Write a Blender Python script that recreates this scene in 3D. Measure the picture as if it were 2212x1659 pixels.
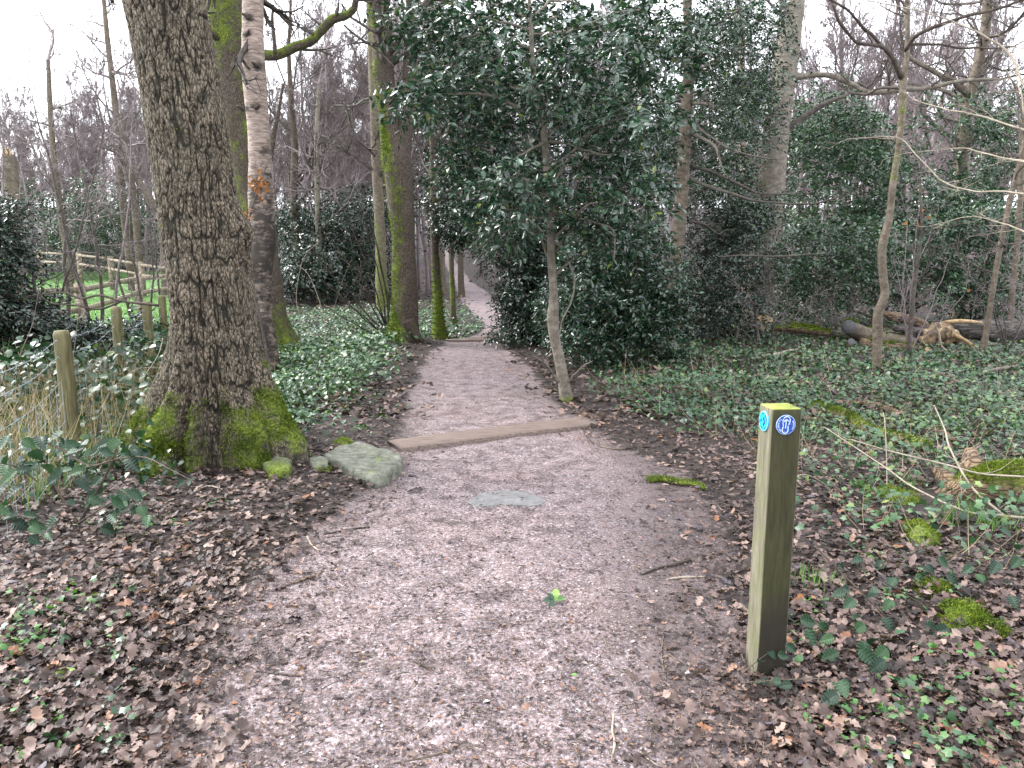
import bpy, math, random
import numpy as np
from mathutils import Vector, Matrix
from math import radians as R, sin, cos, tan, pi

for o in list(bpy.data.objects): bpy.data.objects.remove(o)
SC = bpy.context.scene
COL = SC.collection
random.seed(7)
RNG = np.random.default_rng(11)

# ------------------------------------------------------------------ camera, sky, sun, exposure
CAMH, PITCH, FPX = 1.55, 9.5, 1598.0          # picture measured on a 2212 px wide grid
cam_d = bpy.data.cameras.new('camera'); cam = bpy.data.objects.new('camera', cam_d); COL.objects.link(cam)
cam_d.sensor_width = 36.0; cam_d.lens = 36.0*FPX/2212.0; cam_d.clip_end = 1000; cam_d.clip_start = 0.05
cam.location = (0, 0, CAMH); cam.rotation_euler = (R(90-PITCH), 0, 0)
SC.camera = cam

SUN_EL, SUN_AZ = R(42), R(-70)
w = bpy.data.worlds.new('World'); SC.world = w; w.use_nodes = True
nt = w.node_tree; nt.nodes.clear()
sky = nt.nodes.new('ShaderNodeTexSky'); sky.sky_type = 'NISHITA'; sky.sun_disc = False
sky.sun_elevation = SUN_EL; sky.sun_rotation = SUN_AZ; sky.air_density = 1.0; sky.dust_density = 6.0; sky.ozone_density = 1.0
hs = nt.nodes.new('ShaderNodeHueSaturation'); hs.inputs['Saturation'].default_value = 0.18
mx = nt.nodes.new('ShaderNodeMixRGB'); mx.inputs[0].default_value = 0.6
mx.inputs[2].default_value = (9.6, 9.9, 10.6, 1)           # even white cloud cover over the thin blue
bg = nt.nodes.new('ShaderNodeBackground'); bg.inputs[1].default_value = 0.13
out = nt.nodes.new('ShaderNodeOutputWorld')
nt.links.new(sky.outputs[0], hs.inputs['Color']); nt.links.new(hs.outputs[0], mx.inputs[1])
nt.links.new(mx.outputs[0], bg.inputs[0]); nt.links.new(bg.outputs[0], out.inputs[0])
sl = bpy.data.lights.new('sun', 'SUN'); sl.energy = 1.4; sl.angle = R(25); sl.color = (1, 0.97, 0.92)
so = bpy.data.objects.new('sun', sl); COL.objects.link(so)
# sun direction from azimuth/elevation, high and ahead-left of the camera
so.rotation_euler = (R(90)-SUN_EL, 0, R(-110))
SC.view_settings.view_transform = 'Standard'; SC.view_settings.look = 'None'
SC.view_settings.gamma = 1; SC.view_settings.use_curve_mapping = False
SC.view_settings.exposure = 1.72
SC.render.engine = 'CYCLES'
SC.cycles.max_bounces = 5; SC.cycles.diffuse_bounces = 2; SC.cycles.glossy_bounces = 2
SC.cycles.transparent_max_bounces = 4

# ------------------------------------------------------------------ numeric helpers
_cp, _sp = cos(R(PITCH)), sin(R(PITCH))
def ray(px, py):
    a, b = (px-1106.0)/FPX, (829.5-py)/FPX
    return np.array([a, _cp + b*_sp, -_sp + b*_cp])      # forward (0,cp,-sp), up (0,sp,cp)
def at(px, py, Y):
    d = ray(px, py); return np.array([0, 0, CAMH]) + d*(Y/d[1])
def pxm(w, Y): return w*Y/FPX                           # width in picture px -> metres at depth Y

def _hash(ix, iy, iz):
    n = (ix*374761393 + iy*668265263 + iz*2147483647 + 1013904223) & 0xffffffff
    n = ((n ^ (n >> 13))*1274126177) & 0xffffffff
    n = (n ^ (n >> 16)) & 0xffffffff
    return n.astype(np.float64)/4294967295.0
def vnoise(x, y, z=0.0, seed=0):
    x = np.asarray(x, float); y = np.asarray(y, float); z = np.asarray(z, float) + seed*17.31
    x, y, z = np.broadcast_arrays(x, y, z)
    ix, iy, iz = np.floor(x).astype(np.int64), np.floor(y).astype(np.int64), np.floor(z).astype(np.int64)
    fx, fy, fz = x-ix, y-iy, z-iz
    fx, fy, fz = fx*fx*(3-2*fx), fy*fy*(3-2*fy), fz*fz*(3-2*fz)
    r = 0
    for a in (0, 1):
        for b in (0, 1):
            for c in (0, 1):
                r = r + _hash(ix+a, iy+b, iz+c)*(fx if a else 1-fx)*(fy if b else 1-fy)*(fz if c else 1-fz)
    return r*2-1
def fbm(x, y, z=0.0, o=4, seed=0):
    r, a, f, t = 0, 1.0, 1.0, 0
    for i in range(o):
        r = r + a*vnoise(np.asarray(x)*f, np.asarray(y)*f, np.asarray(z)*f, seed+i); t += a; a *= .5; f *= 2.03
    return r/t
def sst(a, b, x):
    t = np.clip((np.asarray(x, float)-a)/(b-a), 0, 1); return t*t*(3-2*t)
def nrm(v): return v/np.maximum(np.linalg.norm(v, axis=-1, keepdims=True), 1e-9)

# ------------------------------------------------------------------ terrain
def flatY(py): return CAMH/tan(R(PITCH)+math.atan((py-829.5)/FPX))
_edge = [(1659,300,1725),(1480,400,1650),(1350,470,1610),(1230,570,1600),(1120,690,1570),(1050,800,1510),(1000,855,1430),
         (960,850,1340),(910,868,1250),(850,885,1185),(800,905,1150),(760,932,1105),(740,962,1078)]
_eY = [flatY(p) for p, _, _ in _edge]
_eL = [ray(l, p)[0]/ray(l, p)[1]*y for (p, l, _), y in zip(_edge, _eY)]
_eR = [ray(r, p)[0]/ray(r, p)[1]*y for (p, _, r), y in zip(_edge, _eY)]
_eY = [-4] + _eY + [15.5, 17.5, 19.7, 24, 28, 36, 45, 60]
_eL = [_eL[0]] + _eL + [-1.0, -0.65, -0.78, -1.35, -1.9, -2.7, -3.5, -6]
_eR = [_eR[0]] + _eR + [0.1, 0.4, 0.3, -0.2, -0.6, -1.3, -2.6, -5]
def path_d(x, y):
    """signed distance-like: >0 inside path (metres from its edge)"""
    l = np.interp(y, _eY, _eL); r = np.interp(y, _eY, _eR)
    wob = 0.10*fbm(x*1.7, y*1.7, 3.1, 3)
    return np.minimum(x-l, r-x) + wob
def grass_m(x, y):
    return sst(-0.36, -0.43, x/np.maximum(y, 1)) * sst(12.5, 15.5, y) * (1-sst(45, 50, y))
def H(x, y):
    x = np.asarray(x, float); y = np.asarray(y, float)
    pd = path_d(x, y)
    outm = sst(0.15, -0.5, pd)
    h = 0.045*outm + 0.05*outm*fbm(x*.9, y*.9, 0.5, 3) + 0.012*fbm(x*3.1, y*3.1, 1.5, 3)
    h = h + 0.010*sst(-.3, .3, -pd)*0 - 0.10*sst(14.2, 14.9, y)*(1-sst(20, 28, y))
    h = h + 0.020*np.maximum(0, y-25) + 0.075*np.maximum(0, y-44)
    h = h - 0.10*sst(4, 9, x)*sst(9, 13, y)*(1-sst(20, 30, y)) + 0.25*fbm(x*.12, y*.12, 7, 2)*sst(16, 30, np.hypot(x, y))
    h = h - 0.25*sst(-3, -7, x)*sst(3, 12, y)*(1-sst(30, 44, y))*0.6
    return h
def gnd(px, py):
    """where the line of sight meets the terrain"""
    d = ray(px, py); y = 1.0; o = np.array([0, 0, CAMH])
    ts = np.concatenate([np.arange(1.0, 20, .05), np.arange(20, 120, .25)])
    P = o + ts[:, None]*d[None]
    below = P[:, 2] < H(P[:, 0], P[:, 1])
    i = int(np.argmax(below)) if below.any() else len(ts)-1
    t0, t1 = ts[max(i-1, 0)], ts[i]
    for _ in range(12):
        tm = (t0+t1)/2; p = o+tm*d
        if p[2] < float(H(p[0], p[1])): t1 = tm
        else: t0 = tm
    return o + t1*d

# ------------------------------------------------------------------ mesh helpers
def tag(o, label=None, cat=None, group=None, kind=None):
    if label: o['label'] = label
    if cat: o['category'] = cat
    if group: o['group'] = group
    if kind: o['kind'] = kind
    return o
def thing(name, loc, label, cat, group=None):
    o = bpy.data.objects.new(name, None); COL.objects.link(o)
    o.location = tuple(float(v) for v in loc); o.empty_display_size = .2
    return tag(o, label, cat, group)
def mesh_obj(name, V, F, mat, parent=None, loc=None, fattr=None, pattr=None, smooth=False):
    """V (n,3) world coordinates, F (m,3|4) or list of such arrays. fattr/pattr: dict of float arrays"""
    V = np.asarray(V, float)
    Fs = F if isinstance(F, list) else [F]
    base = np.array(parent.location) if parent is not None else (np.array(loc, float) if loc is not None else np.zeros(3))
    if parent is not None and parent.parent is not None: base = base + np.array(parent.parent.location)
    me = bpy.data.meshes.new(name)
    me.vertices.add(len(V)); me.vertices.foreach_set('co', (V-base).astype(np.float32).ravel())
    li = np.concatenate([np.asarray(f).ravel() for f in Fs]).astype(np.int32)
    tot = np.concatenate([np.full(len(f), np.asarray(f).shape[1]) for f in Fs])
    st = np.concatenate([[0], np.cumsum(tot)[:-1]]).astype(np.int32)
    me.loops.add(len(li)); me.loops.foreach_set('vertex_index', li)
    me.polygons.add(len(st)); me.polygons.foreach_set('loop_start', st)
    if smooth: me.polygons.foreach_set('use_smooth', np.ones(len(st), bool))
    for k, a in (fattr or {}).items():
        me.attributes.new(k, 'FLOAT', 'FACE').data.foreach_set('value', np.asarray(a, np.float32))
    for k, a in (pattr or {}).items():
        me.attributes.new(k, 'FLOAT', 'POINT').data.foreach_set('value', np.asarray(a, np.float32))
    me.update(calc_edges=True)
    me.materials.append(mat)
    o = bpy.data.objects.new(name, me); COL.objects.link(o)
    if parent is not None: o.parent = parent
    elif loc is not None: o.location = tuple(float(v) for v in loc)
    return o

def smooth_path(P, n):
    """resample polyline (k,d) with Catmull-Rom to n points"""
    P = np.asarray(P, float)
    if len(P) == 2: 
        t = np.linspace(0, 1, n)[:, None]; return P[0]*(1-t)+P[1]*t
    d = np.concatenate([[0], np.cumsum(np.linalg.norm(np.diff(P[:, :3], axis=0), axis=1))])
    u = np.interp(np.linspace(0, d[-1], n), d, np.arange(len(P)))
    E = np.vstack([2*P[0]-P[1], P, 2*P[-1]-P[-2]])
    i = np.minimum(u.astype(int), len(P)-2); t = (u-i)[:, None]
    a, b, c, e = E[i], E[i+1], E[i+2], E[i+3]
    return .5*((2*b)+(-a+c)*t+(2*a-5*b+4*c-e)*t*t+(-a+3*b-3*c+e)*t**3)
def tube_grid(C, rad, sides):
    """C (n,3) centres; rad (n,) ; returns (n,sides,3) points, normals"""
    T = nrm(np.gradient(C, axis=0)); m = nrm(T.mean(0))
    ref = np.array([1., 0, 0]) if abs(m[0]) < .8 else np.array([0, 0, 1.])
    U = nrm(ref - (T@ref)[:, None]*T); W = np.cross(T, U)
    th = np.arange(sides)*2*pi/sides
    N = np.cos(th)[None, :, None]*U[:, None] + np.sin(th)[None, :, None]*W[:, None]
    return C[:, None] + N*np.asarray(rad).reshape(len(C), -1, 1), N, th
def grid_faces(n, s, cap=True):
    i = np.arange(n-1)[:, None]; j = np.arange(s)[None]; jn = (j+1) % s
    q = np.stack([i*s+j, i*s+jn, (i+1)*s+jn, (i+1)*s+j], -1).reshape(-1, 4)
    return q
def tube(C, rad, sides, rough=0.0, rf=8.0, seed=0, tip=True):
    C = np.asarray(C, float); rad = np.asarray(rad, float)
    P, N, th = tube_grid(C, rad, sides)
    if rough:
        d = fbm(P[..., 0]*rf, P[..., 1]*rf, P[..., 2]*rf*.5, 3, seed)
        P = P + N*(rough*rad[:, None]*d)[..., None]
    V = P.reshape(-1, 3); F = [grid_faces(len(C), sides)]
    if tip:
        V = np.vstack([V, C[0], C[-1]]); a = len(V)-2; j = np.arange(sides); jn = (j+1) % sides
        b = (len(C)-1)*sides
        F.append(np.stack([jn, j, np.full(sides, a)], -1)); F.append(np.stack([b+j, b+jn, np.full(sides, a+1)], -1))
    return V, F
def merge(parts):
    """join list of (V, Flist) -> V, Flist"""
    off, Vs, Fs = 0, [], []
    for V, F in parts:
        Vs.append(V); Fs += [np.asarray(f)+off for f in (F if isinstance(F, list) else [F])]; off += len(V)
    return np.vstack(Vs), Fs
def prisms(A, B, ra, rb, sides=3):
    """independent tapered prisms for many segments"""
    A = np.asarray(A, float); B = np.asarray(B, float); n = len(A)
    T = nrm(B-A); ref = np.where(np.abs(T[:, 2:3]) < .8, np.array([[0, 0, 1.]]), np.array([[1., 0, 0]]))
    U = nrm(np.cross(T, ref)); W = np.cross(T, U)
    th = np.arange(sides)*2*pi/sides
    D = np.cos(th)[None, :, None]*U[:, None]+np.sin(th)[None, :, None]*W[:, None]
    P0 = A[:, None]+D*np.asarray(ra)[:, None, None]; P1 = B[:, None]+D*np.asarray(rb)[:, None, None]
    V = np.concatenate([P0, P1], 1).reshape(-1, 3)
    j = np.arange(sides); jn = (j+1) % sides
    q = np.stack([j, jn, sides+jn, sides+j], -1)
    F = (np.arange(n)[:, None, None]*2*sides + q[None]).reshape(-1, 4)
    return V, F

# ------------------------------------------------------------------ materials
MAT = {}
class NT:
    def __init__(s, name):
        s.m = bpy.data.materials.new(name); s.m.use_nodes = True; s.t = s.m.node_tree; s.t.nodes.clear()
        s.out = s.n('OutputMaterial'); s.b = s.n('BsdfPrincipled'); s.l(s.b.outputs[0], s.out.inputs[0])
    def n(s, k, **kw):
        x = s.t.nodes.new('ShaderNode'+k)
        for a, v in kw.items(): setattr(x, a, v)
        return x
    def l(s, a, b): s.t.links.new(a, b)
    def attr(s, name): return s.n('Attribute', attribute_name=name).outputs['Fac']
    def co(s, scale=(1, 1, 1)):
        c = s.n('TexCoord'); m = s.n('Mapping'); m.inputs['Scale'].default_value = scale
        s.l(c.outputs['Object'], m.inputs[0]); return m.outputs[0]
    def noise(s, vec, scale, detail=4, rough=.55, dist=0):
        x = s.n('TexNoise'); x.inputs['Scale'].default_value = scale; x.inputs['Detail'].default_value = detail
        x.inputs['Roughness'].default_value = rough; x.inputs['Distortion'].default_value = dist
        s.l(vec, x.inputs['Vector']); return x.outputs['Fac']
    def vor(s, vec, scale, feature='F1', out='Distance', rnd=1.0):
        x = s.n('TexVoronoi', feature=feature); x.inputs['Scale'].default_value = scale
        x.inputs['Randomness'].default_value = rnd
        s.l(vec, x.inputs['Vector']); return x.outputs[out]
    def ramp(s, fac, stops, interp='LINEAR'):
        x = s.n('ValToRGB'); e = x.color_ramp.elements; x.color_ramp.interpolation = interp
        while len(e) < len(stops): e.new(.5)
        for i, (p, c) in enumerate(stops):
            e[i].position = p; e[i].color = (c, c, c, 1) if isinstance(c, (int, float)) else (*c, 1)
        s.l(fac, x.inputs[0]); return x.outputs[0]
    def mix(s, f, a, b, mode='MIX'):
        x = s.n('MixRGB', blend_type=mode)
        for i, v in ((0, f), (1, a), (2, b)):
            if isinstance(v, (int, float)): x.inputs[i].default_value = v if i == 0 else (v, v, v, 1)
            elif isinstance(v, tuple): x.inputs[i].default_value = (*v, 1)
            else: s.l(v, x.inputs[i])
        return x.outputs[0]
    def math(s, op, a, b=0.0, clamp=False):
        x = s.n('Math', operation=op, use_clamp=clamp)
        for i, v in ((0, a), (1, b)):
            if isinstance(v, (int, float)): x.inputs[i].default_value = v
            else: s.l(v, x.inputs[i])
        return x.outputs[0]
    def addv(s, vec, fac, amt):
        """vec + colour noise*amt"""
        x = s.n('TexNoise'); x.inputs['Scale'].default_value = fac; s.l(vec, x.inputs['Vector'])
        m = s.n('VectorMath', operation='MULTIPLY_ADD'); s.l(x.outputs['Color'], m.inputs[0])
        m.inputs[1].default_value = (amt,)*3; s.l(vec, m.inputs[2]); return m.outputs[0]
    def bump(s, h, dist=.01, strength=1.0, prev=None):
        x = s.n('Bump'); x.inputs['Distance'].default_value = dist; x.inputs['Strength'].default_value = strength
        s.l(h, x.inputs['Height'])
        if prev is not None: s.l(prev, x.inputs['Normal'])
        return x.outputs[0]
    def fin(s, col, rough=.8, normal=None, spec=.5):
        if isinstance(col, tuple): s.b.inputs['Base Color'].default_value = (*col, 1)
        else: s.l(col, s.b.inputs['Base Color'])
        if isinstance(rough, (int, float)): s.b.inputs['Roughness'].default_value = rough
        else: s.l(rough, s.b.inputs['Roughness'])
        s.b.inputs['Specular IOR Level'].default_value = spec
        if normal is not None: s.l(normal, s.b.inputs['Normal'])
        MAT[s.m.name] = s.m; return s.m

MOSS_A, MOSS_B, MOSS_C = (.014, .024, .004), (.085, .12, .014), (.24, .28, .035)
def moss_mix(s, col, n, spread=.5):
    c = s.co(); n1 = s.noise(c, 7, 6, .72); n2 = s.noise(c, 60, 3)
    f = s.math('ADD', s.attr('moss'), s.math('MULTIPLY', s.math('SUBTRACT', n1, .5), spread*2.6))
    f = s.ramp(f, [(.38, 0.), (.66, 1.)])
    mc = s.ramp(s.math('ADD', s.math('MULTIPLY', n2, .6), s.math('MULTIPLY', n1, .4)), [(.3, MOSS_A), (.5, MOSS_B), (.68, MOSS_C)])
    col = s.mix(f, col, mc)
    n = s.bump(s.math('MULTIPLY', s.math('MULTIPLY', n2, f), 1.0), .012, .9, n)
    return col, n
def bark_mat(name, dark, mid, light, plate=22, stretch=.28, depth=.012, algae=None, smoothbark=False, fis=False, ax=2):
    s = NT(name)
    c = s.co((1, 1, stretch) if ax == 2 else (stretch, 1, 1)); cd = s.addv(c, 9, .09)
    e = s.vor(cd, plate, 'DISTANCE_TO_EDGE'); e2 = s.vor(cd, plate*2.3, 'DISTANCE_TO_EDGE')
    nn = s.noise(s.co((1, 1, .45)), 55, 5, .7); big = s.noise(s.co(), 2.2, 3)
    rid = s.ramp(e, [(0, 0.), (.16, .75), (.4, 1.)]); rid2 = s.ramp(e2, [(0, 0.), (.2, 1.)])
    h = s.math('ADD', s.math('MULTIPLY', rid, .6), s.math('ADD', s.math('MULTIPLY', rid2, .22), s.math('MULTIPLY', nn, .35)))
    if smoothbark:
        h = s.math('ADD', s.math('MULTIPLY', nn, .4), s.math('MULTIPLY', s.noise(s.co((1, 1, 1.6)), 9, 5, .7), .6))
        col = s.ramp(h, [(.36, dark), (.5, mid), (.64, light)])
    else:
        col = s.ramp(h, [(.2, dark), (.62, mid), (1.0, light)])
    if fis:
        col = s.mix(s.ramp(s.math('ADD', s.attr('fis'), s.math('MULTIPLY', s.math('SUBTRACT', nn, .5), .6)), [(.25, 0.), (.75, .92)]), col, dark)
        col = s.mix(1.0, col, s.ramp(s.noise(s.co((1, 1, .4)), 16, 4, .7), [(.3, (.55, .52, .48)), (.55, (1, 1, 1)), (.75, (1.25, 1.2, 1.15))]), 'MULTIPLY')
    col = s.mix(s.ramp(big, [(.35, .0), (.7, .55)]), col, s.mix(.5, col, algae or (.10, .10, .075)))
    n = s.bump(h, depth, 1.0)
    col, n = moss_mix(s, col, n)
    return s.fin(col, .85, n, .3)
bark_mat('oak_bark', (.009, .007, .005), (.118, .094, .068), (.27, .225, .168), 52, .34, .008, (.10, .10, .07), False, True)
bark_mat('mossy_bark', (.018, .013, .010), (.075, .055, .045), (.155, .12, .10), 44, .35, .008, (.075, .075, .035))
bark_mat('smooth_grey_bark', (.06, .050, .042), (.145, .122, .10), (.26, .23, .19), 20, 1, .006, (.15, .16, .11), True)
bark_mat('tan_bark', (.040, .030, .023), (.115, .090, .070), (.215, .178, .145), 20, 1, .006, (.12, .115, .07), True)
bark_mat('twig_bark', (.030, .024, .021), (.075, .062, .056), (.15, .128, .115), 30, 1, .002, (.10, .10, .07), True)
bark_mat('grey_twig', (.11, .085, .088), (.19, .152, .158), (.28, .235, .245), 30, 1, .002, (.26, .23, .22), True)
bark_mat('pale_twig', (.16, .13, .105), (.28, .235, .19), (.42, .365, .30), 30, 1, .002, (.36, .33, .24), True)
bark_mat('wet_twig', (.02, .016, .014), (.055, .043, .036), (.12, .09, .07), 30, 1, .002, (.06, .05, .035), True)
bark_mat('rotten_wood', (.022, .014, .010), (.13, .085, .055), (.29, .21, .13), 30, .18, .008, (.10, .075, .045), False, False, 0)
bark_mat('dark_log_wood', (.012, .011, .010), (.055, .048, .043), (.17, .155, .145), 22, .15, .01, (.05, .05, .04), False, False, 0)

def birch():
    s = NT('birch_bark')
    c = s.co((1, 1, 6)); n1 = s.noise(c, 7, 6, .7); n2 = s.noise(s.co(), 3.0, 4, .6); n3 = s.noise(s.co((1, 1, 2.0)), 9, 4, .7)
    col = s.ramp(n1, [(.32, (.06, .043, .035)), (.46, (.22, .165, .135)), (.64, (.40, .325, .28))])
    f = s.math('ADD', n3, s.attr('dark'))
    col = s.mix(s.ramp(f, [(.70, 0.), (.92, 1.)]), col, (.035, .028, .024))
    col = s.mix(s.ramp(n2, [(.5, 0.), (.75, .4)]), col, (.16, .15, .11))
    n = s.bump(s.math('SUBTRACT', n1, s.ramp(f, [(.70, 0.), (.92, 1.)])), .008, .8)
    col, n = moss_mix(s, col, n)
    s.fin(col, .7, n, .3)
birch()

def leaf_mat(name, stops, rough=.35, spec=.5, trans=.12, nscale=40):
    """stops: ramp over the leaf's own random tint"""
    s = NT(name); r = s.attr('rnd')
    col = s.ramp(r, stops)
    n = s.noise(s.co(), nscale, 3)
    col = s.mix(s.ramp(n, [(.3, .35), (.7, 0.)]), col, s.mix(1.0, col, (.45, .45, .45), 'MULTIPLY'))
    s.fin(col, rough, s.bump(n, .003, .6), spec)
    if trans:
        tr = s.n('BsdfTranslucent'); s.l(s.mix(1.0, col, (1.4, 1.7, .7), 'MULTIPLY'), tr.inputs[0])
        ms = s.n('MixShader'); ms.inputs[0].default_value = trans
        s.l(s.b.outputs[0], ms.inputs[1]); s.l(tr.outputs[0], ms.inputs[2]); s.l(ms.outputs[0], s.out.inputs[0])
    return s.m
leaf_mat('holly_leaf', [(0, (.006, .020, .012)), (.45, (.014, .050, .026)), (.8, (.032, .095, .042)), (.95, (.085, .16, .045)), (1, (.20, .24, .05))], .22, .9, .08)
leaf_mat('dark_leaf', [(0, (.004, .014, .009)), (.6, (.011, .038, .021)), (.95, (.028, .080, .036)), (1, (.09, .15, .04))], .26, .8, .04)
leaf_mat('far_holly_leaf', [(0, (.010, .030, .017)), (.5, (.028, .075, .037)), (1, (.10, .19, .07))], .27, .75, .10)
leaf_mat('ivy_leaf', [(0, (.010, .030, .016)), (.4, (.034, .088, .040)), (.72, (.080, .165, .060)), (1, (.21, .28, .09))], .36, .55, .12)
leaf_mat('bramble_leaf', [(0, (.008, .028, .016)), (.5, (.016, .052, .024)), (.85, (.034, .09, .030)), (1, (.11, .18, .04))], .36, .5, .10)
leaf_mat('litter_leaf', [(0, (.014, .009, .008)), (.28, (.045, .029, .026)), (.5, (.105, .070, .062)), (.70, (.185, .125, .108)), (.86, (.29, .21, .175)), (.95, (.24, .10, .045)), (1, (.09, .075, .09))], .55, .4, .08, 60)
leaf_mat('beech_leaf', [(0, (.16, .06, .025)), (.5, (.30, .12, .045)), (1, (.42, .20, .09))], .6, .3, .2)
leaf_mat('fresh_leaf', [(0, (.05, .14, .04)), (.5, (.12, .26, .06)), (1, (.34, .46, .14))], .45, .4, .2)
leaf_mat('moss_tuft', [(0, (.014, .026, .005)), (.3, (.055, .09, .010)), (.65, (.15, .20, .022)), (1, (.30, .35, .05))], .8, .2, .25)
leaf_mat('grass_blade', [(0, (.05, .13, .03)), (.5, (.10, .24, .05)), (1, (.20, .32, .09))], .5, .4, .25)
leaf_mat('straw', [(0, (.12, .085, .05)), (.5, (.30, .23, .14)), (1, (.52, .43, .29))], .6, .3, .1)
leaf_mat('pebble', [(0, (.05, .045, .045)), (.35, (.16, .135, .13)), (.6, (.28, .225, .215)), (.8, (.27, .15, .115)), (.93, (.42, .37, .36)), (1, (.65, .62, .62))], .6, .4, 0, 90)

def ground_mat():
    s = NT('ground_soil')
    c = s.co(); p = s.attr('path'); g = s.attr('grass'); mud = s.attr('mud')
    big = s.noise(c, .9, 4, .6); med = s.noise(c, 6, 5, .65); fine = s.noise(c, 60, 4, .7)
    v1 = s.n('TexVoronoi'); v1.inputs['Scale'].default_value = 75; cd = s.addv(c, 20, .012); s.l(cd, v1.inputs['Vector'])
    v2 = s.n('TexVoronoi'); v2.inputs['Scale'].default_value = 165; s.l(c, v2.inputs['Vector'])
    sep1 = s.n('SeparateColor'); s.l(v1.outputs['Color'], sep1.inputs[0])
    sep2 = s.n('SeparateColor'); s.l(v2.outputs['Color'], sep2.inputs[0])
    st = [(0, (.07, .058, .056)), (.2, (.15, .125, .12)), (.5, (.235, .198, .195)), (.70, (.26, .19, .17)), (.86, (.36, .32, .32)), (1, (.52, .49, .49))]
    stone = s.mix(.5, s.ramp(sep1.outputs[0], st), s.ramp(sep2.outputs[1], st))
    dk = s.ramp(s.math('ADD', s.math('MULTIPLY', med, .5), s.math('MULTIPLY', fine, .5)), [(.40, (.28, .26, .27)), (.56, (1, 1, 1))])
    stone = s.mix(1.0, stone, dk, 'MULTIPLY')
    stone = s.mix(s.ramp(big, [(.45, 0.), (.7, .35)]), stone, s.mix(1.0, stone, (1.12, .95, .86), 'MULTIPLY'))
    mudc = s.ramp(s.math('ADD', s.math('MULTIPLY', med, .5), s.math('MULTIPLY', fine, .5)), [(.35, (.035, .026, .024)), (.6, (.13, .105, .10)), (.75, (.20, .165, .16))])
    mf = s.math('ADD', mud, s.math('MULTIPLY', s.math('SUBTRACT', med, .5), 1.6))
    stone = s.mix(s.ramp(mf, [(.3, 0.), (.75, .9)]), stone, mudc)
    soil = s.ramp(s.math('ADD', s.math('MULTIPLY', med, .4), s.math('MULTIPLY', s.noise(c, 25, 5, .7), .6)),
                  [(.35, (.008, .006, .005)), (.52, (.026, .018, .016)), (.62, (.07, .048, .041)), (.75, (.14, .10, .085))])
    pf = s.ramp(s.math('ADD', p, s.math('MULTIPLY', s.math('SUBTRACT', med, .5), .9)), [(.38, 0.), (.62, 1.)])
    stone = s.mix(1.0, stone, (1.0, .95, 1.01), 'MULTIPLY')
    col = s.mix(pf, soil, stone)
    gr = s.ramp(s.math('ADD', s.math('MULTIPLY', s.noise(c, 1.2, 5), .6), s.math('MULTIPLY', s.noise(c, 30, 3), .4)), [(.35, (.05, .11, .022)), (.5, (.085, .20, .04)), (.65, (.13, .27, .065))])
    gf = s.ramp(s.math('ADD', g, s.math('MULTIPLY', s.math('SUBTRACT', s.noise(c, .8, 4), .5), .9)), [(.4, 0.), (.6, 1.)])
    col = s.mix(gf, col, gr)
    h1 = s.math('SUBTRACT', 1.0, v1.outputs['Distance'])
    hh = s.math('ADD', s.math('MULTIPLY', s.math('ADD', sep1.outputs[1], h1), .35), s.math('ADD', s.math('MULTIPLY', fine, .4), s.math('MULTIPLY', med, .9)))
    n = s.bump(hh, .012, 1.0)
    n = s.bump(s.math('ADD', sep2.outputs[0], v2.outputs['Distance']), .003, .7, n)
    rg = s.ramp(med, [(.35, .55), (.65, .85)])
    return s.fin(col, rg, n, .35)
ground_mat()

def plain(name, stops, scale=20, rough=.7, bump=.004, st=(1, 1, 1), spec=.4, moss=False):
    s = NT(name); n = s.noise(s.co(st), scale, 6, .68); col = s.ramp(n, stops)
    nn = s.bump(n, bump, .9)
    if moss: col, nn = moss_mix(s, col, nn, .35)
    return s.fin(col, rough, nn, spec)
plain('plank_wood', [(.3, (.045, .031, .026)), (.5, (.13, .095, .08)), (.7, (.21, .165, .14))], 9, .75, .006, (.6, 9, 9))
plain('rock_stone', [(.3, (.04, .042, .033)), (.5, (.125, .13, .10)), (.7, (.24, .245, .20))], 14, .8, .012, (1, 1, 1), .4, True)
plain('flat_stone', [(.3, (.09, .09, .092)), (.7, (.20, .195, .195))], 16, .7, .005)
plain('cut_wood_grey', [(.3, (.045, .044, .048)), (.7, (.11, .108, .115))], 30, .7, .003)
plain('fresh_wood', [(.3, (.12, .07, .03)), (.5, (.33, .22, .11)), (.7, (.52, .40, .24))], 16, .7, .006)
plain('torn_wood', [(.35, (.035, .022, .014)), (.5, (.17, .115, .065)), (.62, (.36, .27, .16))], 9, .8, .02, (1, 1, 1))
plain('wire_steel', [(.3, (.20, .24, .28)), (.7, (.42, .47, .52))], 200, .45, .0005)
plain('stake_wood', [(.3, (.045, .040, .018)), (.5, (.115, .105, .048)), (.7, (.20, .18, .095))], 7, .8, .004, (4, 4, .5))
plain('rail_wood', [(.3, (.10, .08, .06)), (.5, (.24, .19, .145)), (.7, (.40, .33, .26))], 7, .8, .004, (1, 1, 1))
plain('disc_blue', [(.3, (.006, .055, .30)), (.7, (.008, .075, .38))], 60, .35, .0002)
plain('disc_cyan', [(.3, (.02, .42, .72)), (.7, (.03, .55, .85))], 50, .35, .0002)
plain('print_white', [(.3, (.42, .52, .85)), (.7, (.60, .68, .95))], 50, .4, .0001)
plain('print_navy', [(.3, (.006, .02, .22)), (.7, (.01, .04, .30))], 50, .4, .0001)
plain('print_midblue', [(.3, (.008, .13, .48)), (.7, (.01, .20, .60))], 50, .4, .0001)
plain('disc_rim', [(.3, (.25, .40, .62)), (.7, (.50, .62, .75))], 50, .4, .0001)
plain('screw_metal', [(.3, (.08, .07, .08)), (.7, (.22, .19, .20))], 50, .5, .0001)

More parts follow.
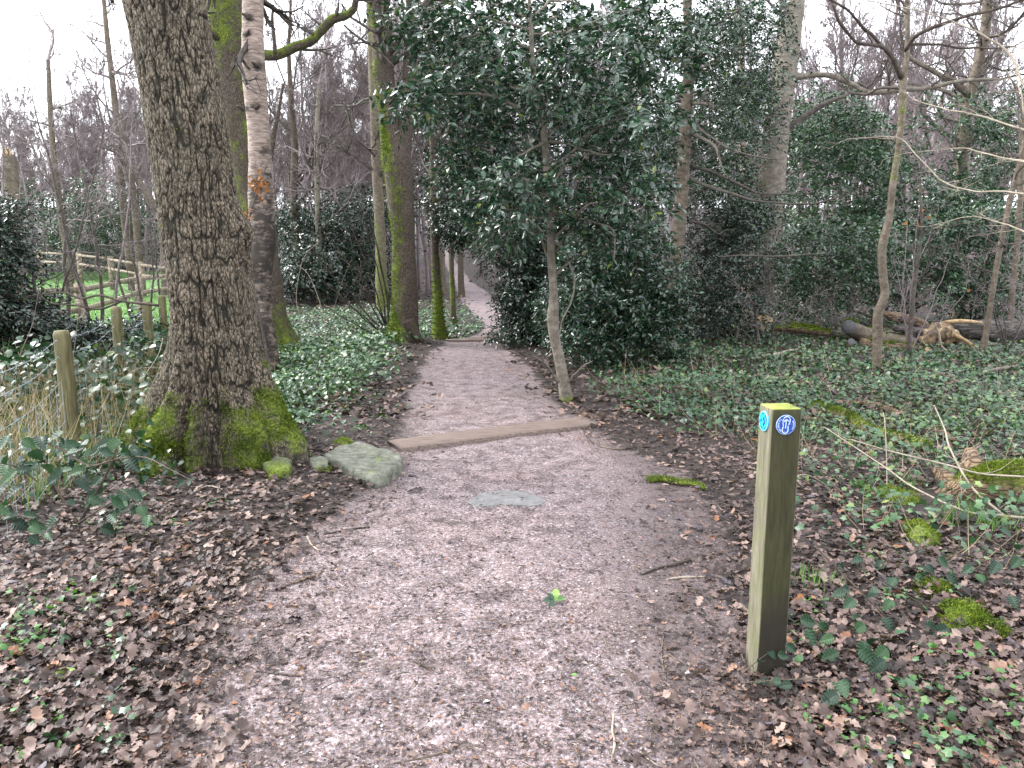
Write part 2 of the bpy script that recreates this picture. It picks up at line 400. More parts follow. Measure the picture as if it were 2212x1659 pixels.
def post_mat():
    s = NT('post_wood'); c = s.co((9, 9, .9)); n = s.noise(c, 7, 6, .7); f = s.noise(s.co((1, 1, 1)), 14, 5, .7)
    col = s.ramp(n, [(.3, (.075, .068, .048)), (.5, (.15, .138, .10)), (.72, (.24, .22, .175))])
    # green algae in blotches
    col = s.mix(s.ramp(f, [(.42, 0.), (.68, .6)]), col, (.12, .14, .05))
    a = s.attr('front'); col = s.mix(a, col, s.mix(1.0, col, (.28, .285, .18), 'MULTIPLY'))      # dark algae on the front face, plus its shade painted into the colour
    d = s.math('ADD', s.attr('stain'), s.math('MULTIPLY', s.math('SUBTRACT', s.noise(s.co((3, 3, .8)), 4, 5), .5), .9))
    col = s.mix(s.ramp(d, [(.45, 0.), (.7, .85)]), col, (.022, .018, .014))                     # damp stain creeping up
    t = s.attr('top'); col = s.mix(t, col, s.ramp(f, [(.3, (.11, .13, .03)), (.5, (.22, .25, .05)), (.7, (.33, .35, .11))]))
    return s.fin(col, .8, s.bump(n, .004, .8), .3)
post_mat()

# ------------------------------------------------------------------ leaf templates: local x = along leaf, y = across, z = up
def strip_leaf(xs, ws, fold=.25, droop=.15, zed=None):
    n = len(xs); xs = np.array(xs, float); ws = np.array(ws, float)
    mz = -droop*xs**2
    V = [[x, 0, z] for x, z in zip(xs, mz)]
    Li = {}; Ri = {}
    for i in range(1, n-1):
        ez = mz[i] + fold*ws[i] + (zed[i] if zed is not None else 0)
        Li[i] = len(V); V.append([xs[i], ws[i], ez]); Ri[i] = len(V); V.append([xs[i], -ws[i], ez - (zed[i]*1.6 if zed is not None else 0)])
    F = []
    for S, flip in ((Li, False), (Ri, True)):
        for i in range(n-1):
            if i == 0: t = [(0, 1, S[1])]
            elif i == n-2: t = [(i, i+1, S[i])]
            else: t = [(i, i+1, S[i+1]), (i, S[i+1], S[i])]
            F += [(a, c, b) if flip else (a, b, c) for a, b, c in t]
    return np.array(V, float), np.array(F)
T_H8 = strip_leaf([0, .33, .7, 1], [0, .22, .19, 0], .35, .12)
T_H4 = strip_leaf([0, .45, 1], [0, .24, 0], .35, .12)
T_H12 = strip_leaf([0, .22, .48, .76, 1], [0, .20, .25, .17, 0], .3, .16)
T_W8 = strip_leaf([0, .25, .65, 1], [0, .36, .33, 0], .18, .22)      # wide (ivy, bramble)
T_W4 = strip_leaf([0, .4, 1], [0, .42, 0], .2, .2)
T_B = strip_leaf([0, .05, .14, .18, .28, .32, .43, .47, .58, .62, .72, .76, .86, 1], [0, .13, .29, .26, .37, .32, .37, .31, .32, .25, .24, .16, .12, 0], .30, .28, [0, .03, -.03, .05, -.03, .05, -.03, .05, -.03, .05, -.03, .04, -.01, 0])
def oak_leaf(seed):
    r = random.Random(seed)
    xs = [0, .14, .26, .36, .48, .58, .70, .80, .90, 1]
    ws = [0, .06, .20, .12, .30, .17, .31, .18, .20, 0]
    ws = [w_*r.uniform(.85, 1.15) for w_ in ws]
    z = [r.uniform(-.10, .14) for _ in xs]
    V, F = strip_leaf(xs, ws, r.uniform(-.3, .5), r.uniform(-.35, .35), z)
    V[:, 2] += .05*np.sin(V[:, 0]*9+seed)
    return V, F
T_OAK = [oak_leaf(i) for i in range(6)]
def oak_simple(seed):
    r = random.Random(seed+50)
    return strip_leaf([0, .25, .45, .7, 1], [0, .22*r.uniform(.7, 1.2), .14, .28*r.uniform(.7, 1.2), 0], r.uniform(-.3, .5), r.uniform(-.4, .3), [0, r.uniform(-.1, .1), r.uniform(-.1, .1), r.uniform(-.1, .1), 0])
T_OAKS = [oak_simple(i) for i in range(5)]
def ivy_leaf():
    th = np.array([180, 135, 95, 60, 30, 0, -30, -60, -95, -135])*pi/180; r = np.array([.25, .55, .48, .62, .42, .75, .42, .62, .48, .55])
    V = [[0.45, 0, .03]] + [[.45+a*cos(t)*.75, a*sin(t)*.8, -.06*abs(sin(t))] for a, t in zip(r, th)]
    F = [(0, 1+i, 1+(i+1) % 10) for i in range(10)]
    return np.array(V), np.array(F)
T_IVY = ivy_leaf()
def blade_tpl():
    V = np.array([[0, -.5, 0], [0, .5, 0], [.4, .4, .02], [.4, -.4, .02], [.8, .22, -.06], [.8, -.22, -.06], [1, 0, -.16]], float)
    return V, [np.array([[0, 1, 2, 3], [3, 2, 4, 5]]), np.array([[5, 4, 6]])]
def place(tpl, pos, ax, up, scale, wscale=None):
    """merge copies of a template: local x -> ax, z -> roughly up"""
    V, F = tpl; pos = np.asarray(pos, float); n = len(pos)
    X = nrm(ax); Y = nrm(np.cross(up, X)); Z = np.cross(X, Y)
    S = np.asarray(scale, float).reshape(n, 1, 1); Wd = S if wscale is None else np.asarray(wscale, float).reshape(n, 1, 1)
    P = pos[:, None] + V[None, :, 0:1]*S*X[:, None] + V[None, :, 1:2]*Wd*Y[:, None] + V[None, :, 2:3]*S*Z[:, None]
    Fs = F if isinstance(F, list) else [F]
    out = [(np.arange(n)[:, None, None]*len(V) + f[None]).reshape(-1, f.shape[1]) for f in Fs]
    return P.reshape(-1, 3), out, [len(f) for f in Fs]
def leaf_obj(name, mat, parts, parent=None, loc=None):
    """parts: list of (tpl,pos,ax,up,scale,rnd[,wscale])"""
    ms, rn = [], []
    for p in parts:
        tpl, pos, ax, up, sc, rnd = p[:6]
        if len(pos) == 0: continue
        V, F, cnt = place(tpl, pos, ax, up, sc, p[6] if len(p) > 6 else None)
        ms.append((V, F)); rn += [np.repeat(rnd, c) for c in cnt]
    V, F = merge(ms)
    return mesh_obj(name, V, F, MAT[mat], parent, loc, fattr={'rnd': np.concatenate(rn)})
def randdir(n, rng=RNG):
    return nrm(rng.normal(size=(n, 3)))

def sprays(C, D, n_leaf, length, leaf, rng=RNG, up=None, droop=.25):
    """C,D spray starts and directions -> leaf pos, axis, normal, size, twig segments"""
    n = len(C); D = nrm(D); L = length*rng.uniform(.6, 1.3, n)
    t = (np.arange(n_leaf)+.6)/n_leaf
    side = nrm(np.cross(D, np.array([0, 0, 1.])+.4*rng.normal(size=(n, 3))))
    P = C[:, None] + D[:, None]*(L[:, None]*t[None])[..., None]
    P[..., 2] -= droop*(L[:, None]*t[None])**2/ .3
    sg = np.where(np.arange(n_leaf) % 2 == 0, 1, -1)[None, :, None]
    A = nrm(.65*D[:, None] + sg*side[:, None]*.9 + .35*rng.normal(size=(n, n_leaf, 3)) + np.array([0, 0, -.15]))
    Nn = nrm(np.array([0, 0, 1.])[None, None] + .55*rng.normal(size=(n, n_leaf, 3)) + .3*D[:, None])
    S = leaf*rng.uniform(.65, 1.25, (n, n_leaf))
    E = C + D*L[:, None]; E[:, 2] -= droop*L**2/.3
    return P.reshape(-1, 3), A.reshape(-1, 3), Nn.reshape(-1, 3), S.ravel(), (C, E)

# ------------------------------------------------------------------ ground sheet
def build_ground():
    ys = np.concatenate([[-60, -25, -10, -4, -1.5, 0, .6], 1.0*1.0095**np.arange(0, 560)])
    nc = 280; t = np.linspace(-1, 1, nc)
    # finer columns towards the middle
    t = np.sign(t)*(np.abs(t)*.75 + np.abs(t)**3*.25)
    half = np.where(ys > 1, ys*.95+2.0, 3+np.maximum(0, -ys)*1.2)
    X = t[None]*half[:, None]; Yg = np.repeat(ys[:, None], nc, 1)
    Z = H(X, Yg)
    pd = path_d(X, Yg)
    near = (Yg > .5) & (Yg < 14)
    Z = Z + np.where(near, .007*fbm(X*9, Yg*9, 4, 3, 5) + .0035*vnoise(X*38, Yg*38, 2, 3), 0)
    V = np.stack([X, Yg, Z], -1).reshape(-1, 3)
    i = np.arange(len(ys)-1)[:, None]; j = np.arange(nc-1)[None]
    F = np.stack([i*nc+j, i*nc+j+1, (i+1)*nc+j+1, (i+1)*nc+j], -1).reshape(-1, 4)
    path = sst(-.28, .30, pd)
    # damp mud: right verge by the post, edges, scattered
    mud = .80*sst(.0, .9, X)*sst(7.5, 3.0, Yg)*sst(-.3, 0.1, pd) + .55*sst(.55, .0, pd) + .25*sst(.2, .6, fbm(X*.8, Yg*.8, 9, 3))
    mud = mud*sst(12, 7, Yg)*.9 + mud*.35*sst(7, 12, Yg)
    g = grass_m(X, Yg)
    o = mesh_obj('ground', V, F, MAT['ground_soil'], smooth=True, pattr={'path': path.ravel(), 'mud': np.clip(mud, 0, 1).ravel(), 'grass': g.ravel()})
    tag(o, kind='structure')
build_ground()

# ------------------------------------------------------------------ trees
def px_path(lst, Y, Y2=None):
    """[(px,py,width_px)] at depth Y (to Y2 at the last) -> points, radii"""
    n = len(lst); P, r = [], []
    for i, (x, y, w_) in enumerate(lst):
        yy = Y if Y2 is None else Y + (Y2-Y)*i/(n-1)
        P.append(at(x, y, yy)); r.append(pxm(w_, yy)/2)
    return np.array(P), np.array(r)
def limb(P, r, step=.12, sides=8, rough=.12, rf=6, seed=0):
    A = np.column_stack([P, r]); L = np.linalg.norm(np.diff(P, axis=0), axis=1).sum()
    n = max(4, int(L/step)); A = smooth_path(A, n)
    return A[:, :3], np.maximum(A[:, 3], .0015)
def add_limb(name, P, r, mat, parent, sides=8, step=.12, rough=.12, rf=6, seed=0, moss=None, jit=0.0, kindstuff=False):
    C, rr = limb(P, r, step)
    if jit:
        t = np.linspace(0, 1, len(C)); env = np.sin(t*pi)**.5
        C = C + (np.stack([fbm(t*6, seed+1., 0, 3), fbm(t*6, seed+5., 2, 3), fbm(t*6, seed+9., 5, 3)], -1)*jit*env[:, None])
    V, F = tube(C, rr, sides, rough, rf, seed)
    m = np.zeros(len(V))
    if moss is not None:
        Cc = np.repeat(C, sides, 0); N = nrm(V[:len(Cc)]-Cc)
        m[:len(Cc)] = moss(V[:len(Cc)], N)
    o = mesh_obj(name, V, F, MAT[mat], parent, pattr={'moss': m}, smooth=True)
    return o, C, rr
def grow(starts, dirs, lens, rads, levels, rng, upbias=.15, wig=.25, nseg0=4, minr=.003):
    """recursive bare twigs, vectorised by level. levels: [(children, len ratio, spread, nseg)]. Returns A,B,ra,rb"""
    As, Bs, RA, RB = [], [], [], []
    S, D, L, Rr = map(np.asarray, (starts, dirs, lens, rads))
    nseg = nseg0
    for li in range(len(levels)+1):
        n = len(S)
        pts = [S]; d = nrm(D); dd = [d]
        for k in range(nseg):
            d = nrm(d + wig*rng.normal(size=(n, 3)) + np.array([0, 0, upbias]))
            pts.append(pts[-1] + d*(L/nseg)[:, None]); dd.append(d)
        P = np.stack(pts, 1); DD = np.stack(dd, 1)
        rr = np.maximum(Rr[:, None]*np.linspace(1, .35, nseg+1)[None], minr)
        As.append(P[:, :-1].reshape(-1, 3)); Bs.append(P[:, 1:].reshape(-1, 3)); RA.append(rr[:, :-1].ravel()); RB.append(rr[:, 1:].ravel())
        if li == len(levels): break
        ch, lr, spread, ns = levels[li]
        t = rng.uniform(.2, 1, (n, ch))*nseg; i = np.minimum(t.astype(int), nseg-1); f = (t-i)[..., None]
        ar = np.arange(n)[:, None]
        S2 = P[ar, i]*(1-f)+P[ar, i+1]*f
        dd0 = DD[ar, i]; D2 = nrm(dd0 + spread*rng.normal(size=(n, ch, 3)))
        L2 = L[:, None]*lr*rng.uniform(.6, 1.25, (n, ch))*(1.15-.6*(t/nseg))
        R2 = np.maximum(rr[ar, i]*.55, minr)
        S, D, L, Rr = S2.reshape(-1, 3), D2.reshape(-1, 3), L2.ravel(), R2.ravel(); nseg = ns
    return np.vstack(As), np.vstack(Bs), np.concatenate(RA), np.concatenate(RB)
def spawn(C, rr, n, t0, t1, rng, L, out=.9, up=.5, rfac=.45):
    """n branch starts along a trunk between fractions t0..t1"""
    t = rng.uniform(t0, t1, n)*(len(C)-1); i = np.minimum(t.astype(int), len(C)-2); f = (t-i)[:, None]
    S = C[i]*(1-f)+C[i+1]*f; a = rng.uniform(0, 2*pi, n)
    D = np.stack([np.cos(a)*out, np.sin(a)*out, np.full(n, up)+.3*rng.normal(size=n)], -1)
    frac = t/(len(C)-1)
    return S, D, L*rng.uniform(.6, 1.2, n)*(1.25-.8*frac), rr[i]*rfac
def crown(name, C, rr, parent, mat, rng, n=14, t0=.35, t1=1., L=2.5, levels=((6, .55, .7, 3), (5, .55, .7, 3), (4, .6, .7, 2)), minr=.004, up=.5, out=.9, upb=.12, wig=.25, sides=3, tips=True):
    S, D, Ls, Rs = spawn(C, rr, n, t0, t1, rng, L, out, up)
    if tips:
        S = np.vstack([S, C[-1:]]); D = np.vstack([D, [nrm(C[-1]-C[-2])]]); Ls = np.append(Ls, L*.9); Rs = np.append(Rs, rr[-1])
    A, B, ra, rb = grow(S, D, Ls, Rs, list(levels), rng, upb, wig, 5, minr)
    V, F = prisms(A, B, ra, rb, sides)
    o = mesh_obj(name, V, F, MAT[mat], parent, pattr={'moss': np.zeros(len(V))}); return o

def moss_tufts(name, P, N, w_, n, parent, size=.016, seed=3):
    rng = np.random.default_rng(seed)
    p = np.clip(w_, 0, None)**1.5; p = p/p.sum(); i = rng.choice(len(P), n, p=p)
    pos = P[i] + .008*rng.normal(size=(n, 3)); ax = nrm(N[i] + .8*rng.normal(size=(n, 3)) + np.array([0, 0, .1])); up = randdir(n, rng)
    s_ = size*rng.uniform(.5, 1.4, n)
    c = np.clip(.5+.35*fbm(pos[:, 0]*9, pos[:, 1]*9, pos[:, 2]*9, 3, 8)+.16*rng.normal(size=n), 0, 1)
    tri = (np.array([[0, -.22, 0], [0, .22, 0], [1, 0, .1]]), np.array([[0, 1, 2]]))
    o = leaf_obj(name, 'moss_tuft', [(tri, pos, ax, up, s_, c)], parent); tag(o, kind='stuff'); return o

# ---- the great oak
def big_oak():
    Y0 = 5.65
    root = thing('oak_tree', (at(470, 996, Y0)[0], Y0, 0), 'massive leaning oak trunk with fissured bark and moss covered root flare beside the path', 'tree')
    spec = [(1030, 472, 192), (996, 471, 188), (900, 469, 182), (803, 467, 178), (694, 463, 174), (582, 452, 171), (436, 427, 164), (291, 405, 161), (146, 383, 156), (0, 356, 156), (-160, 330, 150), (-400, 295, 140), (-900, 240, 120)]
    P, r = px_path([(c, y, w_) for y, c, w_ in spec], Y0)
    P, r = P[:-1], r[:-1]
    A = smooth_path(np.column_stack([P, r]), 600)
    # denser near the ground
    C, rr = A[:, :3], A[:, 3]; S = 300
    G, N, th = tube_grid(C, rr, S)
    z = C[:, 2][:, None]; thd = th[None]
    def ad(t0): return (thd - R(t0) + pi) % (2*pi) - pi
    g = np.interp(z, [0, .17, .42, .68, .85, 1.1], [1.05, 1.0, .60, .30, .14, 0])
    gb = np.interp(z, [0, .1, .30, .45, .62, .9, 1.1], [.9, 1.0, .98, .62, .33, .10, 0])
    lobes = [(-12, .40, 25, g), (186, .34, 20, g), (-113, .35, 12, gb), (-91, .17, 6, gb), (-40, .30, 17, gb), (55, .35, 20, g), (105, .3, 18, g), (150, .22, 14, g)]
    add = 0; lob = np.zeros(G.shape[:2])
    for t0, A_, wd, gg in lobes:
        e = np.exp(-(ad(t0)/R(wd))**2); add = np.maximum(add, A_*e*gg); lob = np.maximum(lob, e*(gg > .02)*(A_ > .1))
    add = add + .05*np.interp(z, [0, .6, 1.1], [1, .4, 0]) - .05*(1-lob)*np.interp(z, [0, .5, .9], [1, .7, 0])
    Rad = rr[:, None] + add
    pos = C[:, None] + N*Rad[..., None]
    x, y, zz = pos[..., 0], pos[..., 1], pos[..., 2]
    u = thd*rr.mean()*1.0 + 0*z
    # knots and swellings
    big = .018*fbm(x*3, y*3, zz*1.5, 3, 2)
    wx = .02*fbm(x*5, y*5, zz*3, 2, 40)
    f1 = 1-np.abs(vnoise((x+wx)*36, (y+wx)*36, zz*6.5, 11)); f2 = 1-np.abs(vnoise((x-wx)*50, (y+wx)*50, zz*20, 21))
    rid = sst(.78, .99, f1); rid2 = sst(.80, .99, f2)*.75; fis = np.maximum(rid, rid2)
    plate = vnoise(x*30, y*30, zz*17, 31)
    soft = sst(.0, .35, z)*0.4+.6
    d = big - .017*rid*soft - .010*rid2*soft + .004*plate + .004*vnoise(x*90, y*90, zz*60, 44)
    # branch scar knot
    kc = at(378, 262, Y0-.27); kd = np.linalg.norm(pos-kc, axis=-1)
    d = d + .035*np.exp(-(kd/.07)**2) - .02*np.exp(-(kd/.025)**2)
    kc2 = at(515, 500, Y0-.05); kd2 = np.linalg.norm(pos-kc2, axis=-1); d = d + .09*np.exp(-(kd2/.13)**2)
    def band(t0, wd): return np.exp(-(ad(t0)/R(wd))**2)
    mossv = .34*sst(.95, .25, z) + .42*band(-113, 15)*sst(.80, .35, z) + .12*band(-91, 8)*sst(.7, .2, z) + .40*band(-8, 22)*sst(1.25, .5, z)*sst(.02, .30, z) + .26*band(-45, 20)*sst(.75, .35, z)
    mossv = mossv + .30*band(186, 20)*sst(.9, .3, z) - .22*band(-22, 14)*sst(.40, .10, z) - .15*band(-101, 4) - .15*band(-72, 8) + .10*fbm(x*4, y*4, zz*3, 3, 91)
    d = d + .02*mossv*fbm(x*22, y*22, zz*22, 3, 60)*sst(.5, .8, mossv)
    pos = pos + N*d[..., None]
    V = pos.reshape(-1, 3); F = grid_faces(len(C), S)
    mesh_obj('trunk', V, F, MAT['oak_bark'], root, pattr={'moss': np.clip(mossv, 0, 1).ravel(), 'fis': fis.ravel()}, smooth=True)
    gx, gy, gz = np.gradient(pos, axis=0), np.gradient(pos, axis=1), None
    NN = nrm(np.cross(gy, gx)); 
    w_ = np.clip(mossv+.8*fbm(x*9, y*9, zz*9, 3, 77) - .42, 0, 1)*(NN[..., 2] > -.5)*(zz > -.02)
    w_ = w_*np.linalg.norm(np.cross(gx, gy), axis=-1)
    moss_tufts('moss', V, N.reshape(-1, 3), w_.ravel(), 30000, root, .016)
    crown('crown', C, rr, root, 'twig_bark', np.random.default_rng(1), 10, .75, 1., 2.5, ((5, .5, .7, 3), (4, .5, .7, 3)))
big_oak()

def up_moss(base=.2, top=.8, side=(0, 0, 0), k=0.0):
    s_ = np.array(side, float)
    def f(V, N): return np.clip(base + top*np.clip(N[:, 2], 0, 1) + k*np.clip(N@s_, -1, 1), 0, 1)
    return f

def tree_px(name, label, lst, Y, mat, sides=20, flare=0, group=None, moss=None, rough=.12, rf=6, step=.05, root_n=5, seed=0, cat='tree', ext=True, Y2=None, jit=0.0):
    """trunk traced from base to top; base first in list. returns root, C, rr"""
    b = at(lst[0][0], lst[0][1], Y); hz = float(H(b[0], b[1]))
    root = thing(name, (b[0], b[1], hz), label, cat, group)
    P, r = px_path(lst, Y, Y2)
    dz = hz - P[0][2]
    if abs(dz) > .01:                                     # plant it on the terrain, fade the shift out upwards
        k = np.linspace(1, 0, len(P))**2; P[:, 2] += dz*k
    P = np.vstack([P[0]+[0, 0, -.12], P]); r = np.concatenate([[r[0]*1.02], r])
    A = np.column_stack([P, r]); L = np.linalg.norm(np.diff(P, axis=0), axis=1).sum()
    A = smooth_path(A, max(8, int(L/step))); C, rr = A[:, :3].copy(), np.maximum(A[:, 3], .003)
    if jit:
        s_ = np.linspace(0, L, len(C)); C[:, 0] += jit*fbm(s_*1.3, seed+.5, 1, 3)*np.minimum(1, s_/.5); C[:, 1] += jit*fbm(s_*1.3, seed+4.5, 1, 3)*np.minimum(1, s_/.5)
    G, N, th = tube_grid(C, rr, sides)
    z = (C[:, 2]-hz)[:, None]
    R_ = rr[:, None]*np.ones(sides)[None]
    if flare:
        e = 0
        for k in range(root_n):
            a0 = 2*pi*k/root_n + seed; a = (th[None]-a0+pi) % (2*pi)-pi; e = e + np.exp(-(a/.35)**2)
        R_ = R_*(1 + flare*np.exp(-np.clip(z, 0, None)/(rr[0]*2.2))*(.25+.75*e))
    pos = C[:, None]+N*R_[..., None]
    d = fbm(pos[..., 0]*rf, pos[..., 1]*rf, pos[..., 2]*rf*.5, 4, seed)*rough*rr[:, None]
    pos = pos + N*d[..., None]
    m = moss(pos.reshape(-1, 3)-np.array([0, 0, hz]), N.reshape(-1, 3)) if moss is not None else np.zeros(len(C)*sides)
    o = mesh_obj('trunk', pos.reshape(-1, 3), grid_faces(len(C), sides), MAT[mat], root, pattr={'moss': np.clip(m, 0, 1)}, smooth=True)
    return root, C, rr, o, pos.reshape(-1, 3), N.reshape(-1, 3), m

# ---- mossy tree behind the oak, with the long mossy limb
def mossy_behind():
    Y = 12.3
    mf = lambda V, N: .38 + .25*sst(1.2, 0, V[:, 2]) + .25*np.clip(-N[:, 0], 0, 1) + .35*fbm(V[:, 0]*2, V[:, 1]*2, V[:, 2]*.8, 3)
    root, C, rr, o, P, N, m = tree_px('mossy_tree', 'dark trunk under green moss rising behind the pale birch with one long mossy limb',
        [(598, 742, 84), (586, 690, 62), (578, 620, 60), (560, 480, 62), (535, 350, 62), (510, 230, 64), (496, 120, 66), (484, 0, 70), (470, -160, 60), (460, -360, 50)], Y, 'mossy_bark', 28, .7, moss=mf, seed=2, rough=.16)
    moss_tufts('moss', P, N, np.clip(m-.35, 0, 1), 9000, root, .030, 5)
    rng = np.random.default_rng(5)
    allm = lambda V, N: .55+.45*np.clip(N[:, 2], -.3, 1)
    L1, r1 = px_path([(520, 128, 40), (560, 120, 24), (600, 118, 20), (640, 100, 19), (672, 88, 18), (700, 60, 17), (718, 42, 18), (745, 34, 16), (764, 20, 14), (770, -5, 12), (785, -50, 8)], Y, 11.6)
    _, c1, q1 = add_limb('branch', L1, r1, 'mossy_bark', root, 12, .06, .2, 8, 1, allm)
    moss_tufts('moss', np.repeat(c1, 6, 0)+.0, nrm(np.tile(randdir(6), (len(c1), 1))+[0, 0, .6]), np.ones(len(c1)*6), 10, root, .03, 5)
    L2, r2 = px_path([(494, 88, 34), (470, 78, 22), (440, 62, 16), (410, 42, 13), (380, 10, 9)], Y, 11.4)
    add_limb('branch', L2, r2, 'mossy_bark', root, 10, .06, .2, 8, 2, allm)
    L3, r3 = px_path([(594, 116, 8), (592, 80, 7), (588, 45, 6), (590, 10, 5)], Y-.3)
    add_limb('branch', L3, r3, 'wet_twig', root, 6, .06, .2, 8, 2)
    L4, r4 = px_path([(575, 400, 14), (590, 300, 10), (602, 240, 8), (612, 180, 5)], Y)
    add_limb('branch', L4, r4, 'mossy_bark', root, 6, .06, .2, 8, 2, up_moss(.3, .4))
    crown('crown', c1, q1, root, 'twig_bark', rng, 7, .35, 1, .7, ((4, .5, .7, 2), (3, .6, .7, 2)), .004)
    crown('crown', C, rr, root, 'twig_bark', rng, 12, .7, 1, 1.8, ((6, .5, .7, 3), (4, .6, .7, 2)), .004, up=.2)
mossy_behind()

# ---- birch
def birch_tree():
    Y = 10.3
    root, C, rr, o, P, N, m = tree_px('birch_tree', 'pale pinkish birch trunk with dark eye marks close behind the big oak',
        [(585, 792, 34), (582, 740, 32), (570, 690, 36), (565, 640, 42), (564, 549, 52), (567, 509, 54), (563, 400, 50), (560, 291, 44), (553, 218, 46), (548, 146, 46), (546, 60, 42), (546, 0, 42), (545, -150, 38), (550, -350, 30)], Y, 'birch_bark', 26, .25,
        moss=lambda V, N: .20*sst(.8, 0, V[:, 2]), seed=4, rough=.10, rf=9)
    me = o.data; z = P[:, 2]; hi = at(565, 400, Y)[2]
    spots = [at(545, 45, Y), at(540, 80, Y), at(565, 148, Y), at(560, 238, Y), at(533, 240, Y), at(562, 400, Y), at(570, 470, Y), at(558, 600, Y), at(575, 330, Y)]
    dk = .40*sst(hi+1.0, hi-.6, z) + .22*fbm(P[:, 0]*5, P[:, 1]*5, P[:, 2]*3, 3, 4) - .02
    for s_ in spots:
        dd = np.sqrt(((P[:, 0]-s_[0])/1.3)**2+(P[:, 2]-s_[2])**2); dk = np.maximum(dk, .55*np.exp(-(dd/.07)**2))
    dk = dk*(N[:, 1] < .3) + dk.mean()*(N[:, 1] >= .3)
    me.attributes.new('dark', 'FLOAT', 'POINT').data.foreach_set('value', dk.astype(np.float32))
    for k, s_ in enumerate(spots[:5]):
        a = s_.copy(); a[1] -= .12; e = a + np.array([.06 if k % 2 else -.06, -.08, .03])
        add_limb('branch_stub', np.array([a, e]), np.array([.035, .012]), 'wet_twig', root, 8, .02, .3, 30, k)
    crown('crown', C, rr, root, 'twig_bark', np.random.default_rng(8), 10, .62, 1, 1.2, ((5, .6, .7, 3), (4, .6, .7, 2)), .003, up=-.1, upb=-.05)
birch_tree()

# ---- forked mossy tree on the left of the path
def forked():
    Y = 13.9
    mf = lambda V, N: .10 + .44*sst(.95, -.65, N[:, 0]) + .22*sst(.8, 0, V[:, 2]) + .50*fbm(V[:, 0]*3.5, V[:, 1]*3.5, V[:, 2]*1.1, 3) - .15*sst(2.6, 4.5, V[:, 2])
    root, C, rr, o, P, N, m = tree_px('forked_tree', 'forked tree at the path edge, bright moss down its left side', 
        [(873, 738, 62), (874, 690, 52), (876, 640, 52), (872, 560, 50), (872, 509, 46), (866, 440, 56), (860, 380, 60), (855, 340, 60), (846, 300, 46), (838, 240, 42), (829, 162, 42), (824, 80, 43), (820, 0, 44), (812, -160, 36), (800, -380, 26)], Y, 'mossy_bark', 28, .32, moss=mf, seed=1, rough=.13)
    moss_tufts('moss', P, N, np.clip(m-.35, 0, 1), 11000, root, .030, 6)
    L1, r1 = px_path([(868, 350, 34), (873, 300, 33), (881, 231, 32), (886, 150, 30), (888, 60, 28), (892, 0, 26), (900, -200, 20)], Y)
    _, c1, q1 = add_limb('fork_stem', L1, r1, 'mossy_bark', root, 20, .06, .14, 6, 3, lambda V, N: .1+.3*np.clip(-N[:, 0], 0, 1))
    L2, r2 = px_path([(882, 690, 30), (896, 720, 22), (912, 742, 14)], Y-.2)
    add_limb('root', L2, r2, 'mossy_bark', root, 12, .05, .2, 8, 4, up_moss(.2, .3))
    rng = np.random.default_rng(9)
    crown('crown', C, rr, root, 'twig_bark', rng, 14, .55, 1, 2.2, ((6, .5, .7, 3), (5, .55, .7, 2)), .004, up=.3)
    crown('crown', c1, q1, root, 'twig_bark', rng, 8, .4, 1, 1.8, ((6, .5, .7, 3), (4, .55, .7, 2)), .004, up=.3)
    # shrub of bare shoots at its foot
    b = gnd(838, 722); sh = thing('bare_shrub', b, 'bare twiggy shrub spreading left from the foot of the forked tree', 'shrub')
    tips = [(700, 610), (720, 520), (745, 455), (775, 430), (690, 560), (735, 640), (760, 560), (800, 470), (700, 660), (810, 520)]
    segs = []
    for k, (tx, ty) in enumerate(tips):
        T = at(tx, ty, Y-.6+.15*(k % 5)); Mid = (b+T)/2 + np.array([.12, 0, -.18])
        _, c_, q_ = add_limb('stem', np.array([b-[0, 0, .05], Mid, T]), np.array([.022, .014, .006]), 'twig_bark', sh, 5, .12, .1, 9, k, jit=.05)
        segs.append((c_, q_))
    for c_, q_ in segs[:8]:
        crown('crown', c_, q_, sh, 'twig_bark', rng, 6, .3, .95, .7, ((4, .6, .6, 2),), .003, up=.4, sides=3)
forked()

def simple_tree(name, label, lst, Y, mat, crown_mat='twig_bark', flare=.3, moss=None, cr=True, seed=0, sides=14, n=12, L=2.0, t0=.35, levels=((6, .5, .7, 3), (4, .55, .7, 2)), minr=.005, group=None, up=.3, jit=0, mossn=0, tuft=.03):
    root, C, rr, o, P, N, m = tree_px(name, label, lst, Y, mat, sides, flare, group, moss, seed=seed, step=.10 if Y < 16 else .3, jit=jit)
    if mossn: moss_tufts('moss', P, N, np.clip(m-.3, 0, 1)+1e-4, mossn, root, tuft, seed)
    if cr: crown('crown', C, rr, root, crown_mat, np.random.default_rng(seed+100), n, t0, 1, L, levels, minr, up=up)
    return root, C, rr
gm = lambda base, g, hgt: (lambda V, N: base + g*sst(hgt, 0, V[:, 2]) + .25*fbm(V[:, 0]*2, V[:, 1]*2, V[:, 2], 3))
simple_tree('mossy_tree', 'slender mossy trunk with a split foot just past the forked tree', [(950, 732, 26), (948, 690, 22), (944, 620, 19), (940, 555, 18), (938, 480, 17), (936, 350, 16), (934, 200, 15), (930, 60, 14), (928, -80, 12)], 14.9, 'mossy_bark', moss=gm(.30, .5, 2.2), flare=.9, seed=3, mossn=4000)
simple_tree('ivy_clad_tree', 'thin trunk wrapped in dark ivy on the right of the slender mossy trunk', [(979, 690, 14), (978, 640, 12), (975, 560, 11), (975, 460, 11), (972, 300, 10), (970, 100, 9)], 19.6, 'mossy_bark', moss=gm(.3, .2, 2), seed=4)
